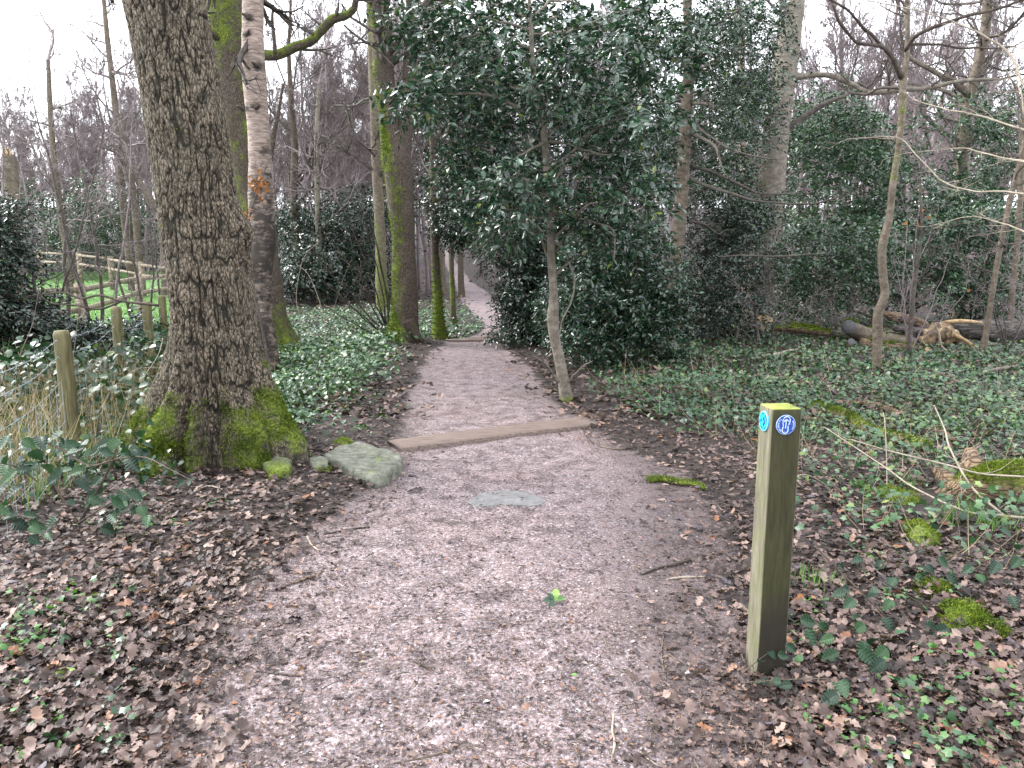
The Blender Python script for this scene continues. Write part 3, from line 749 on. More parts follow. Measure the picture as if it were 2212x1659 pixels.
simple_tree('mossy_tree', 'mossy footed tree standing where the far path bends', [(997, 628, 14), (996, 600, 13), (995, 560, 12), (994, 450, 12), (990, 250, 11), (985, 50, 9)], 31, 'mossy_bark', moss=gm(.05, .4, 1.2), flare=.3, seed=5)
simple_tree('straight_tree', 'pinkish brown trunk with a mossy foot left of the far path', [(956, 622, 15), (955, 560, 12), (953, 430, 12), (950, 200, 11), (948, 0, 9)], 33, 'tan_bark', moss=gm(0, .4, 1.0), seed=6)
simple_tree('straight_tree', 'brown ivy footed trunk seen just left of the forked tree', [(828, 650, 26), (824, 600, 25), (822, 520, 23), (818, 440, 22), (812, 330, 20), (806, 180, 18), (800, 20, 16), (798, -100, 14)], 24, 'tan_bark', moss=gm(.28, .3, 5), seed=7, n=16, L=3)
simple_tree('straight_tree', 'lone pale grey trunk in front of the dark holly thicket', [(694, 622, 18), (690, 580, 14), (688, 500, 13), (686, 420, 12), (684, 300, 10), (690, 180, 8)], 30, 'smooth_grey_bark', 'grey_twig', seed=8, n=18, L=3.2, t0=.3)
simple_tree('tall_tree', 'tall straight pale trunk rising above the skyline left of the oak', [(281, 556, 16), (272, 480, 15), (262, 400, 14), (255, 291, 13), (244, 182, 12), (233, 91, 10), (224, 0, 8), (218, -60, 6)], 36, 'tan_bark', 'grey_twig', seed=9, n=16, L=3, t0=.35, up=.1)
simple_tree('tall_tree', 'leaning companion trunk forking off beside the tall pale trunk', [(300, 560, 16), (296, 500, 15), (288, 410, 14), (276, 340, 11), (268, 300, 9), (262, 240, 7)], 35, 'tan_bark', 'grey_twig', seed=10, n=10, L=2.5, t0=.5)
simple_tree('leaning_tree', 'orange tinged trunk leaning left behind the oak', [(352, 560, 18), (350, 480, 16), (340, 440, 16), (300, 385, 12), (282, 350, 8)], 34, 'tan_bark', 'grey_twig', seed=12, n=10, L=2.5, t0=.5)
simple_tree('straight_tree', 'brown trunk low in the gloom of the left wood', [(148, 560, 14), (140, 500, 14), (128, 430, 13), (116, 340, 12), (108, 230, 10), (104, 130, 8)], 34, 'tan_bark', 'grey_twig', seed=13, n=16, L=3, t0=.3)

# broken snag on the far left
def snag():
    Y = 22
    root, C, rr, o, P, N, m = tree_px('broken_snag', 'pale broken tree snag with jagged top at the left wood edge', [(36, 600, 34), (38, 540, 30), (34, 470, 27), (28, 400, 27), (20, 350, 29), (17, 338, 27)], Y, 'tan_bark', 18, .3, seed=14, rough=.3, step=.12, cat='dead tree')
    top = C[-1]
    for k in range(5):
        a = k*1.3; d = np.array([cos(a), sin(a), 0])*rr[-1]*.55
        add_limb('splinter', np.array([top+d-[0, 0, .1], top+d*1.1+[0, 0, .15+.08*(k % 3)]]), np.array([.07, .015]), 'fresh_wood', root, 5, .05, .3, 9, k)
snag()

# ------------------------------------------------------------------ plants of holly
def blob_sprays(B, rng, leaf, n_leaf, per, slen, tpl, squash=.75):
    """B: (n,4) centres and radii; per: sprays per blob. returns leaf part tuple & twig segments"""
    C, D = [], []
    for c in B:
        k = int(per*rng.uniform(.7, 1.3)); d = randdir(k, rng); rr_ = c[3]*rng.uniform(.35, 1, k)**.6
        p = c[:3] + d*rr_[:, None]*np.array([1, 1, squash]); C.append(p)
        dd = nrm(d*np.array([1, 1, .4]) + .5*rng.normal(size=(k, 3)) + np.array([0, 0, -.05])); D.append(dd)
    C, D = np.vstack(C), np.vstack(D)
    P, A, Nn, S, seg = sprays(C, D, n_leaf, slen, leaf, rng)
    gz = H(P[:, 0], P[:, 1]); keep = P[:, 2] > gz+.02
    rn = np.clip(rng.beta(2, 2.4, len(P)), 0, 1); rn[rng.random(len(P)) < .012] = .99
    return (tpl, P[keep], A[keep], Nn[keep], S[keep], rn[keep]), seg
def blobs_px(lst, Yr, rr_, rng):
    return np.array([[*at(x, y, rng.uniform(*Yr)), r*rr_*rng.uniform(.8, 1.2)] for x, y, r in lst])
def rect_blobs(rects, rng):
    out = []
    for (x0, y0, x1, y1, Ya, Yb, n, r) in rects:
        for _ in range(n):
            out.append([*at(rng.uniform(x0, x1), rng.uniform(y0, y1), rng.uniform(Ya, Yb)), r*rng.uniform(.7, 1.3)])
    return np.array(out)
def branches_to(C, rr, B, root, mat, rng, nmain, name='branch', r0=.016, sides=6, sag=.12):
    """limbs from the trunk to some blob centres"""
    idx = rng.permutation(len(B))[:nmain]
    for k in idx:
        c = B[k, :3]; j = np.argmin(np.linalg.norm(C-(c+[0, 0, -.35]), axis=1)); s_ = C[j]
        mid = (s_+c)/2 + np.array([0, 0, sag]) + .06*rng.normal(size=3)
        add_limb(name, np.array([s_, mid, c]), np.array([min(r0, rr[j]*.6), r0*.7, .004]), mat, root, sides, .10, .15, 8, int(k), jit=.05)
def individual_leaves(part, root, mat, tpl, n, cam=np.array([0, 0, CAMH]), name='leaf', rnds=(.25, .5, .7, .45)):
    """the n leaves nearest the path walker become objects of their own"""
    t, P, A, N, S, rn = part
    d = np.linalg.norm(P-cam, axis=1); o = np.argsort(d)[:n]; rest = np.ones(len(P), bool); rest[o] = False
    metas = []
    for b in range(4):
        me = bpy.data.meshes.new('leaf'); V, F = tpl; V = V.copy(); V[:, 2] += [0, .05, -.04, .08][b]*np.sin(V[:, 0]*4)
        me.from_pydata(V.tolist(), [], [tuple(f) for f in F.tolist()])
        me.attributes.new('rnd', 'FLOAT', 'FACE').data.foreach_set('value', np.full(len(F), rnds[b], np.float32))
        me.materials.append(MAT[mat]); metas.append(me)
    base = np.array(root.location)
    X = nrm(A[o]); Yv = nrm(np.cross(N[o], X)); Z = np.cross(X, Yv)
    for q, i in enumerate(o):
        ob = bpy.data.objects.new('leaf', metas[q % 4]); COL.objects.link(ob); ob.parent = root
        s_ = S[i]; p = P[i]-base
        M = np.eye(4); M[:3, 0] = X[q]*s_; M[:3, 1] = Yv[q]*s_; M[:3, 2] = Z[q]*s_; M[:3, 3] = p
        ob.matrix_basis = Matrix(M.tolist())
    return (t, P[rest], A[rest], N[rest], S[rest], rn[rest])

def twig_obj(name, seg, root, mat, r=.003, minr=.0015):
    V, F = prisms(seg[0], seg[1], np.full(len(seg[0]), r), np.full(len(seg[0]), minr), 3)
    o = mesh_obj(name, V, F, MAT[mat], root, pattr={'moss': np.zeros(len(V))}); tag(o, kind='stuff')

def near_holly():
    Y = 8.05; rng = np.random.default_rng(21)
    root, C, rr, o, P, N, m = tree_px('holly_tree', 'slender holly with a crooked pale stem and glossy leaves overhanging the plank step', 
        [(1225, 872, 27), (1219, 840, 24), (1208, 780, 23), (1198, 735, 23), (1194, 690, 26), (1196, 640, 18), (1191, 560, 17), (1190, 480, 17), (1184, 400, 16), (1178, 320, 15), (1170, 260, 13), (1158, 190, 11), (1150, 120, 10), (1146, 40, 8), (1142, -60, 6)], Y, 'smooth_grey_bark', 16, .35, moss=lambda V, N: .55*sst(.18, 0, V[:, 2]), seed=3, rough=.14, step=.03)
    # side limbs seen in the picture
    def lb(lst, Ya, Yb, s_=0):
        Pq, rq = px_path(lst, Ya, Yb); return add_limb('branch', Pq, rq, 'smooth_grey_bark', root, 7, .05, .2, 12, s_, jit=.02)
    lb([(1184, 472, 8), (1160, 472, 6), (1140, 468, 4), (1120, 480, 3)], Y, 7.6, 1)
    lb([(1196, 474, 8), (1240, 470, 6), (1290, 482, 5), (1325, 500, 4), (1326, 560, 3)], Y, 7.7, 2)
    lb([(1180, 305, 8), (1150, 322, 6), (1120, 340, 4), (1095, 352, 3)], Y, 7.4, 3)
    lb([(1188, 306, 8), (1230, 312, 5), (1280, 330, 4), (1320, 335, 3)], Y, 7.6, 4)
    lb([(1176, 410, 7), (1150, 432, 5), (1115, 452, 4), (1090, 470, 3)], Y, 7.2, 5)
    lb([(1194, 520, 7), (1215, 540, 5), (1240, 600, 4), (1236, 650, 4), (1215, 690, 3), (1210, 720, 2)], Y, 7.8, 6)
    lb([(1192, 300, 7), (1200, 270, 6), (1205, 240, 5), (1215, 180, 4)], Y, 8, 7)
    lb([(1210, 830, 5), (1190, 800, 4), (1170, 780, 3), (1155, 770, 2)], Y, 7.7, 8)
    lb([(1222, 830, 5), (1250, 800, 4), (1280, 780, 2)], Y, 7.7, 9)
    pts = [(900, 30, 70), (940, 90, 60), (985, 30, 90), (1050, 60, 95), (1120, 20, 100), (1140, 110, 95), (1215, 60, 100), (1290, 20, 100), (1300, 120, 95), (1380, 60, 100), (1440, 20, 80), (1440, 130, 80),
           (900, 210, 45), (950, 225, 60), (1000, 160, 85), (1010, 250, 70), (1080, 190, 95), (1170, 190, 90), (1245, 210, 95), (1330, 220, 90), (1400, 240, 75), (1060, 290, 90), (1130, 270, 80), (1225, 300, 85), (1300, 310, 80), (1370, 330, 70),
           (1000, 360, 60), (1060, 385, 75), (1110, 360, 70), (1110, 410, 60), (1240, 400, 70), (1310, 400, 80), (1380, 430, 60), (1270, 480, 60), (1050, 460, 45), (1100, 500, 40), (1330, 520, 60)]
    B = blobs_px([(x, y, r) for x, y, r in pts], (7.2, 9.4), 8/FPX, rng)
    branches_to(C, rr, B, root, 'smooth_grey_bark', rng, 26)
    part, seg = blob_sprays(B, rng, .082, 9, 66, .26, T_H8)
    part = individual_leaves(part, root, 'holly_leaf', T_H12, 290)
    leaf_obj('foliage', 'holly_leaf', [part], root).__setitem__('kind', 'stuff')
    twig_obj('twigs', seg, root, 'smooth_grey_bark')
near_holly()

def holly_trunk2():
    Y = 12.7; rng = np.random.default_rng(22)
    root, C, rr, o, P, N, m = tree_px('holly_tree', 'straight tan holly trunk with many drooping side branches right of the crooked holly',
        [(1450, 756, 36), (1453, 700, 33), (1458, 595, 31), (1466, 500, 28), (1472, 430, 27), (1480, 298, 26), (1485, 198, 24), (1490, 149, 24), (1487, 100, 19), (1485, 0, 17), (1484, -120, 14), (1484, -260, 10)], Y, 'tan_bark', 20, .2, moss=gm(.05, .0, 1), seed=6, rough=.12, step=.05)
    for k, lst in enumerate([
        [(1490, 150, 9), (1470, 128, 8), (1420, 125, 6), (1360, 130, 4), (1300, 148, 3)], [(1494, 150, 9), (1520, 148, 7), (1545, 138, 5), (1562, 128, 3)],
        [(1480, 215, 8), (1440, 222, 6), (1380, 228, 4), (1320, 235, 3)], [(1494, 222, 8), (1530, 225, 6), (1545, 232, 4)],
        [(1476, 285, 8), (1420, 290, 6), (1360, 300, 4), (1300, 320, 3)], [(1492, 288, 9), (1520, 300, 7), (1545, 320, 6), (1562, 365, 3)],
        [(1488, 358, 8), (1530, 370, 7), (1580, 390, 6), (1640, 418, 5), (1715, 420, 3)], [(1486, 385, 8), (1540, 405, 7), (1600, 425, 6), (1680, 438, 5), (1760, 438, 4), (1810, 425, 3)],
        [(1488, 480, 7), (1515, 482, 6), (1550, 505, 3)], [(1470, 440, 7), (1430, 436, 6), (1390, 450, 4), (1350, 470, 3)],
        [(1555, 555, 3), (1600, 553, 4), (1700, 553, 4), (1780, 547, 3)], [(1494, 260, 7), (1540, 300, 5), (1600, 330, 4), (1680, 345, 3)],
        [(1490, 90, 8), (1540, 60, 6), (1600, 20, 4), (1660, -20, 3)], [(1482, 100, 8), (1440, 80, 6), (1400, 40, 4), (1380, 0, 3)]]):
        Pq, rq = px_path(lst, Y, Y-1.4 if k % 2 else Y+.2)
        _, c_, q_ = add_limb('branch', Pq, rq, 'twig_bark', root, 6, .08, .2, 9, k, jit=.03, moss=up_moss(0, .45))
        if k < 14: crown('twigs', c_, q_, root, 'twig_bark', rng, 6, .3, 1, .5, ((3, .6, .6, 2),), .0025, up=0, upb=0).__setitem__('kind', 'stuff')
    B = rect_blobs([(1400, -20, 1680, 130, 11.5, 13.5, 22, .42), (1500, 120, 1660, 330, 12, 14, 13, .32), (1400, 200, 1480, 420, 12.8, 13.8, 8, .4)], rng)
    branches_to(C, rr, B, root, 'twig_bark', rng, 12, r0=.014)
    part, seg = blob_sprays(B, rng, .068, 8, 42, .26, T_H4)
    leaf_obj('foliage', 'holly_leaf', [part], root).__setitem__('kind', 'stuff')
    twig_obj('twigs', seg, root, 'twig_bark')
holly_trunk2()

def holly_mass(name, label, base_px, rects, seed, leaf, per, nl, mat, tpl=T_H4, slen=.28, stems=5, stem_mat='twig_bark', cat='holly bush', group=None):
    rng = np.random.default_rng(seed); b = gnd(*base_px)
    root = thing(name, b, label, cat, group)
    B = rect_blobs(rects, rng)
    gz = H(B[:, 0], B[:, 1]); B[:, 2] = np.maximum(B[:, 2], gz+.1)
    part, seg = blob_sprays(B, rng, leaf, nl, per, slen, tpl)
    leaf_obj('foliage', mat, [part], root).__setitem__('kind', 'stuff')
    twig_obj('twigs', seg, root, stem_mat, .004)
    top = B[:, 2].max()
    for k in range(stems):
        q = B[rng.integers(len(B))]; s_ = b + [rng.normal()*.25, rng.normal()*.25, -.1]
        s_[2] = float(H(s_[0], s_[1]))-.1
        add_limb('stem', np.array([s_, (s_+q[:3])/2+.15*rng.normal(size=3)*[1, 1, 0], q[:3]]), np.array([.045, .03, .008]), stem_mat, root, 7, .2, .15, 6, k, jit=.08)
    return root
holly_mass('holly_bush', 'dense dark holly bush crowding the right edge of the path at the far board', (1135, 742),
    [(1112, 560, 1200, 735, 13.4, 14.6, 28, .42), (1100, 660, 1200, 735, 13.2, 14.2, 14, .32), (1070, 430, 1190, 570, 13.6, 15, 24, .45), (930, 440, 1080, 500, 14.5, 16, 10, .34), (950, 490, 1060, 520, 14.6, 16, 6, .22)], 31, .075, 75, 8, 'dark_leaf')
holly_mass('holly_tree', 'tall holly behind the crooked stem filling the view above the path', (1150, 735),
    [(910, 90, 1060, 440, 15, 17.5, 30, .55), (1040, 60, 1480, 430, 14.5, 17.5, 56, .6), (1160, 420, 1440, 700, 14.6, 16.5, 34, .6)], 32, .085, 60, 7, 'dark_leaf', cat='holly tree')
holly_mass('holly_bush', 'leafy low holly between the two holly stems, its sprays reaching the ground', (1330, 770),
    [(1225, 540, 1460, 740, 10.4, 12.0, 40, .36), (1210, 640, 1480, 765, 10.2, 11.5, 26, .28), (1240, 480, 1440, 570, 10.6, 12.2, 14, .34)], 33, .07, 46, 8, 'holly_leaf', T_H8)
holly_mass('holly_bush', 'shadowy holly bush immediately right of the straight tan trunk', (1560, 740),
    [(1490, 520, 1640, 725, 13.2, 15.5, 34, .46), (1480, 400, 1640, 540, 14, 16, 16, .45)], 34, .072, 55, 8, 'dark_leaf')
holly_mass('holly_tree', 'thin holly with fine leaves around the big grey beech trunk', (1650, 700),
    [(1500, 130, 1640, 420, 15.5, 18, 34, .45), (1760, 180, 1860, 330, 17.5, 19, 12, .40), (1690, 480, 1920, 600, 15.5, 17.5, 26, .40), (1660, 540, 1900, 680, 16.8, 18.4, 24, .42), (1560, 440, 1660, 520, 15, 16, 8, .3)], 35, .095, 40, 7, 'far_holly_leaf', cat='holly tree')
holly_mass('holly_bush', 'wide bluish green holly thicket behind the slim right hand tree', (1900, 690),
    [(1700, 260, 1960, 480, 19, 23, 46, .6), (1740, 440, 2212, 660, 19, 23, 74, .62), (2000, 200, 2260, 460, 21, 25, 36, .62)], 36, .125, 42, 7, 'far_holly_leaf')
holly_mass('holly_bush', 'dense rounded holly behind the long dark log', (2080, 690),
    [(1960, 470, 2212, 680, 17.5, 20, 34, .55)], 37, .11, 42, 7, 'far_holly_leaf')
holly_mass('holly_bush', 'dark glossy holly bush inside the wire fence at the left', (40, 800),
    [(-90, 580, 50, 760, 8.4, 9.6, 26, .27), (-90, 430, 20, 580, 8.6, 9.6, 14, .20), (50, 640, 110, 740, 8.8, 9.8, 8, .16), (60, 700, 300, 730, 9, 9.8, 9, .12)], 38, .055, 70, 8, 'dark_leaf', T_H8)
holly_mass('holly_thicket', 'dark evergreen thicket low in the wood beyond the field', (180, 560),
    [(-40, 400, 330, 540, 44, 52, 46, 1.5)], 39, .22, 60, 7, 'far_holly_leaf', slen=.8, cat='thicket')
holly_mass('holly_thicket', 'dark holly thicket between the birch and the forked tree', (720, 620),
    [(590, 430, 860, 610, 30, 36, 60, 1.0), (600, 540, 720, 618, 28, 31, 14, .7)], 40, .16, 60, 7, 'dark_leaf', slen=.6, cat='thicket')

# ------------------------------------------------------------------ right-hand trees
def slim_right():
    Y = 9.9; rng = np.random.default_rng(41)
    mf = lambda V, N: .40*sst(1.9, 2.5, V[:, 2])*sst(4.4, 3.4, V[:, 2])
    root, C, rr, o, P, N, m = tree_px('slim_tree', 'slim kinked sapling tree with green algae band and wide fork standing in the ivy', 
        [(1894, 813, 18), (1895, 734, 19), (1897, 680, 20), (1911, 640, 18), (1907, 595, 17), (1906, 535, 17), (1921, 471, 15), (1929, 397, 14), (1941, 322, 13), (1948, 248, 14), (1950, 188, 14), (1955, 150, 11), (1960, 99, 10), (1960, 0, 9), (1958, -100, 7)], Y, 'tan_bark', 16, .15, moss=mf, seed=7, rough=.12, step=.04)
    for k, (lst, Yb) in enumerate([
        ([(1948, 168, 12), (1930, 130, 9), (1905, 100, 8), (1850, 92, 7), (1810, 50, 6), (1795, 0, 5), (1790, -40, 4)], 9.4), ([(1955, 110, 9), (1985, 75, 8), (2050, 50, 7), (2130, 25, 6), (2212, 2, 5), (2260, -10, 4)], 9.0),
        ([(1905, 100, 7), (1870, 60, 6), (1830, 20, 5), (1780, -10, 4)], 9.0), ([(1960, 95, 7), (2010, 95, 5), (2100, 105, 4), (2190, 100, 3)], 10),
        ([(1946, 190, 8), (1900, 192, 6), (1860, 205, 5), (1820, 190, 3)], 10.4),
        ([(1941, 300, 5), (1900, 300, 4), (1860, 298, 3)], 10.4)]):
        Pq, rq = px_path(lst, Y, Yb); _, c_, q_ = add_limb('branch', Pq, rq, 'wet_twig' if k < 4 else 'twig_bark', root, 7, .06, .2, 9, k, jit=.03, moss=up_moss(0, .3))
        crown('twigs', c_, q_, root, 'wet_twig', rng, 5, .3, 1, .55, ((3, .6, .6, 2),), .003, up=.2).__setitem__('kind', 'stuff')
    crown('crown', C, rr, root, 'wet_twig', rng, 8, .86, 1, 1.2, ((4, .6, .7, 2),), .004)
slim_right()
def lean_right():
    simple_tree('slim_tree', 'slim brown trunk leaning right in front of the long dark log', [(2122, 768, 14), (2134, 694, 12), (2154, 570, 11), (2179, 446, 11), (2204, 347, 10), (2225, 250, 9), (2240, 120, 8)], 12.6, 'tan_bark', seed=15, n=10, L=1.2, t0=.3, minr=.003)
    r, C, rr = simple_tree('sapling', 'thin bare sapling with a few withered leaves near the broken log', [(1963, 764, 9), (1975, 620, 8), (1991, 496, 6), (1988, 412, 5), (1990, 360, 3)], 12.4, 'twig_bark', seed=16, n=14, L=.7, t0=.3, minr=.0025)
    rng = np.random.default_rng(5); Pp = np.array([at(x, y, 12.3) for x, y in [(1985, 412), (1995, 455), (1985, 488), (2090, 625), (2010, 470), (1960, 480)]])
    leaf_obj('withered_leaf', 'beech_leaf', [(T_B, Pp, randdir(6, rng), randdir(6, rng), np.full(6, .08), rng.random(6))], r).__setitem__('kind', 'stuff')
    simple_tree('slim_tree', 'dark slim trunk forking beyond the dark log at the right edge', [(2185, 690, 12), (2190, 600, 11), (2200, 500, 11), (2205, 400, 10), (2208, 260, 9)], 17, 'tan_bark', seed=17, n=8, L=1.5, minr=.004)
    simple_tree('slim_tree', 'pale whitish slim stem at the right edge behind the dark log', [(2190, 690, 7), (2196, 600, 7), (2204, 480, 6), (2212, 330, 6)], 20, 'pale_twig', seed=18, n=8, L=1.5)
    simple_tree('slim_tree', 'second pale stem tight beside the whitish stem at the right edge', [(2200, 692, 6), (2206, 600, 6), (2216, 480, 6), (2226, 330, 6)], 20.4, 'pale_twig', seed=19, n=8, L=1.5)
lean_right()
def beech():
    Y = 16.6; rng = np.random.default_rng(44)
    root, C, rr, o, P, N, m = tree_px('beech_tree', 'broad smooth grey beech trunk among the hollies with a long bent side limb', 
        [(1625, 700, 64), (1634, 640, 60), (1650, 540, 58), (1664, 420, 56), (1676, 290, 52), (1694, 150, 50), (1706, 60, 48), (1714, -20, 46), (1722, -150, 40), (1728, -300, 34)], Y, 'smooth_grey_bark', 26, .4, moss=gm(.10, .35, 1.5), seed=9, rough=.08, step=.12)
    L1, r1 = px_path([(1700, 170, 20), (1735, 165, 13), (1800, 165, 11), (1850, 182, 10), (1885, 198, 11), (1950, 192, 10), (2020, 185, 9), (2080, 172, 8), (2160, 172, 5)], Y, 15)
    _, c_, q_ = add_limb('branch', L1, r1, 'smooth_grey_bark', root, 10, .15, .25, 4, 2, up_moss(0, .4), jit=.08)
    crown('twigs', c_, q_, root, 'twig_bark', rng, 12, .2, 1, 1.2, ((5, .6, .7, 2), (3, .6, .7, 2)), .004, up=.4).__setitem__('kind', 'stuff')
    L2, r2 = px_path([(1690, 290, 16), (1730, 258, 13), (1780, 225, 10), (1830, 205, 6)], Y, 16)
    add_limb('branch', L2, r2, 'twig_bark', root, 10, .15, .25, 4, 3)
    crown('crown', C, rr, root, 'twig_bark', rng, 12, .6, 1, 2.5, ((6, .5, .7, 3), (4, .55, .7, 2)), .005)
    simple_tree('straight_tree', 'pale pinkish trunk partly hidden left of the grey beech', [(1608, 694, 16), (1610, 600, 15), (1609, 480, 15), (1606, 350, 14), (1604, 200, 13), (1600, 20, 12)], 19.5, 'birch_bark', seed=20, L=1.5, n=8)
    r, C, rr = simple_tree('forked_tree', 'brown forked trunk high behind the hollies on the right', [(2076, 640, 24), (2078, 560, 23), (2078, 460, 22), (2080, 360, 22), (2084, 260, 24), (2094, 200, 24), (2112, 140, 20), (2128, 70, 18), (2134, -20, 16), (2140, -120, 12)], 23, 'tan_bark', seed=21, n=16, L=3, moss=gm(.1, .1, 3))
    L3, r3 = px_path([(2096, 205, 16), (2060, 175, 11), (2010, 150, 9), (1960, 120, 6)], 23, 21); _, c_, q_ = add_limb('branch', L3, r3, 'tan_bark', r, 8, .2, .2, 4, 3, jit=.1)
    crown('twigs', c_, q_, r, 'twig_bark', rng, 12, .2, 1, 1.6, ((5, .6, .7, 2), (3, .6, .7, 2)), .005, up=.3).__setitem__('kind', 'stuff')
beech()

# pale branches reaching in from a tree outside the frame on the right
def overhang():
    Y = 6.4; b = np.array([5.9, 6.6, 0]); b[2] = float(H(b[0], b[1]))
    root = thing('hazel_tree', b, 'hazel at the right whose long pale bare branches droop in front of the hollies', 'tree')
    C = np.array([b-[0, 0, .1], b+[.05, 0, 1.2], b+[-.02, .05, 2.4], b+[.05, 0, 4.2]])
    _, c_, q_ = add_limb('trunk', C, np.array([.07, .06, .05, .03]), 'tan_bark', root, 12, .1, .12, 6, 1)
    rng = np.random.default_rng(51)
    for k, (lst, Ya, Yb) in enumerate([
        ([(2330, 420, 10), (2212, 416, 8), (2170, 410, 7), (2100, 412, 6), (2040, 395, 5), (1980, 345, 4), (1940, 300, 3), (1870, 298, 2), (1835, 300, 2)], 6.2, 7.4),
        ([(2330, 300, 9), (2212, 282, 7), (2150, 262, 6), (2080, 240, 5), (2030, 235, 4), (1975, 215, 3)], 6.3, 7.2),
        ([(2330, 210, 10), (2250, 215, 8), (2212, 185, 8), (2190, 120, 7), (2140, 80, 6), (2060, 45, 5), (1980, 20, 4), (1880, 0, 3), (1790, -20, 2)], 6.3, 7.0),
        ([(2330, 430, 9), (2230, 360, 7), (2190, 345, 6), (2120, 330, 4), (2060, 320, 3), (1960, 330, 2)], 6.2, 7.6),
        ([(2212, 250, 6), (2205, 200, 5), (2195, 150, 4), (2198, 100, 3)], 6.4, 6.6),
        ([(2330, 560, 8), (2212, 500, 6), (2150, 480, 4), (2080, 470, 3), (2000, 490, 2)], 6.2, 7.6)]):
        Pq, rq = px_path(lst, Ya, Yb); rq = rq*.62; _, c2, q2 = add_limb('branch', Pq, rq, 'pale_twig', root, 6, .05, .15, 12, k, jit=.03)
        crown('twigs', c2, q2, root, 'pale_twig', rng, 9, .25, 1, .28, ((3, .6, .6, 2),), .0016, up=.1, upb=0, wig=.2).__setitem__('kind', 'stuff')
        if k < 4 or k == 5:
            pass
overhang()
def right_shrubs():
    rng = np.random.default_rng(52)
    for k, (bx, by, Y, tips, lab) in enumerate([
        (1815, 735, 12.4, [(1700, 640), (1745, 560), (1790, 520), (1850, 560), (1880, 620), (1760, 640)], 'bare shrub with fine grey shoots left of the kinked slim tree'),
        (1965, 760, 12.0, [(1930, 560), (1960, 480), (2010, 500), (2050, 560), (2080, 640), (1990, 420)], 'bare shrub with pale shoots around the thin sapling'),
        (2175, 760, 12.2, [(2100, 600), (2130, 520), (2180, 470), (2212, 560), (2240, 600)], 'bare shrub at the right edge in front of the long dark log'),
        (1660, 745, 12.8, [(1600, 640), (1640, 580), (1700, 600), (1735, 660)], 'thin bare shrub at the foot of the shadowy holly')]):
        b = gnd(bx, by); root = thing('bare_shrub', b, lab, 'shrub')
        for j, (tx, ty) in enumerate(tips):
            T = at(tx, ty, b[1]+rng.uniform(-.7, .7)); M_ = (b+T)/2+.12*rng.normal(size=3)
            _, c_, q_ = add_limb('stem', np.array([b-[0, 0, .05], M_, T]), np.array([.014, .009, .004]), 'grey_twig' if k == 1 else 'twig_bark', root, 5, .1, .1, 9, j, jit=.06)
            crown('twigs', c_, q_, root, 'grey_twig', rng, 8, .25, 1, .55, ((4, .6, .6, 3), (2, .6, .6, 2)), .0028, up=.3, upb=.05).__setitem__('kind', 'stuff')
right_shrubs()

# saplings in the hedge line on the left
def saplings():
    rng = np.random.default_rng(61)
    data = [((88, 700), (60, 420), 9.6, 9, 'thin grey sapling beside the dark glossy holly'), ((225, 700), (170, 330), 10, 8, 'straight thin sapling splitting low behind the second fence stake'),
            ((150, 640), (125, 440), 12, 9, 'slim dark sapling at the corner of the grassy field'), ((402, 690), (378, 380), 11, 4, 'thin shoot hard against the left side of the oak'),
            ((310, 680), (268, 330), 11.5, 6, 'upright thin shoot near the third fence stake'), ((330, 690), (325, 480), 10.5, 5, 'short grey shoot between the third stake and the oak'),
            ((248, 690), (285, 310), 11, 6, 'thin shoot leaning right across the field view'), ((190, 680), (95, 300), 10.5, 8, 'longest thin stem leaning left over the field'),
            ((285, 690), (245, 480), 12, 6, 'dark kinked stem in the middle of the field view'), ((60, 650), (10, 330), 11, 8, 'thin stem leaning to the left edge over the holly'),
            ((345, 660), (300, 400), 12, 5, 'fine upright stem close to the oak with a bent top'), ((120, 680), (215, 300), 9.4, 5, 'pale branching shoot forming a wide letter V above the fence')]
    for k, (b_, t_, Y, w_, lab) in enumerate(data):
        mid = ((b_[0]*.6+t_[0]*.4)+rng.uniform(-12, 12), b_[1]*.6+t_[1]*.4); m2 = ((b_[0]*.25+t_[0]*.75)+rng.uniform(-12, 12), b_[1]*.25+t_[1]*.75)
        zb = at(*b_, Y); g_ = float(H(zb[0], zb[1])); d = ray(*b_)
        py = b_[1] + (zb[2]-g_)*FPX/Y
        top = (2*t_[0]-m2[0], 2*t_[1]-m2[1])
        simple_tree('sapling', lab, [(b_[0], py, w_*1.1), (b_[0], b_[1], w_), (*mid, w_*.8), (*m2, w_*.6), (*t_, w_*.45), (*top, w_*.25)], Y, 'twig_bark' if k % 3 else 'grey_twig', 'grey_twig' if k % 2 else 'twig_bark', 0, seed=70+k, n=11, L=.9, t0=.35, levels=((4, .6, .6, 3), (3, .6, .6, 2)), minr=.0028, sides=7, jit=.06)
    # beech sprig with withered orange leaves in front of the birch
    r, C, rr = simple_tree('beech_sapling', 'small beech sapling with withered orange leaves in front of the birch', [(596, 800, 5), (560, 620, 5), (530, 500, 4), (540, 440, 4), (560, 400, 3), (575, 360, 2)], 6.6, 'twig_bark', flare=0, seed=90, n=10, L=.3, t0=.45, levels=((3, .6, .6, 2),), minr=.0018, sides=7)
    cs = [at(x, y, 6.5) for x, y in [(560, 382), (566, 392), (552, 390), (545, 402), (522, 462), (512, 470), (535, 455), (575, 400), (560, 410), (505, 475)]]
    Pp = np.repeat(np.array(cs), 5, 0)+.03*rng.normal(size=(50, 3))
    leaf_obj('foliage', 'beech_leaf', [(T_B, Pp, nrm(randdir(50, rng)+[0, 0, -.5]), randdir(50, rng), rng.uniform(.035, .06, 50), rng.random(50))], r).__setitem__('kind', 'stuff')
saplings()

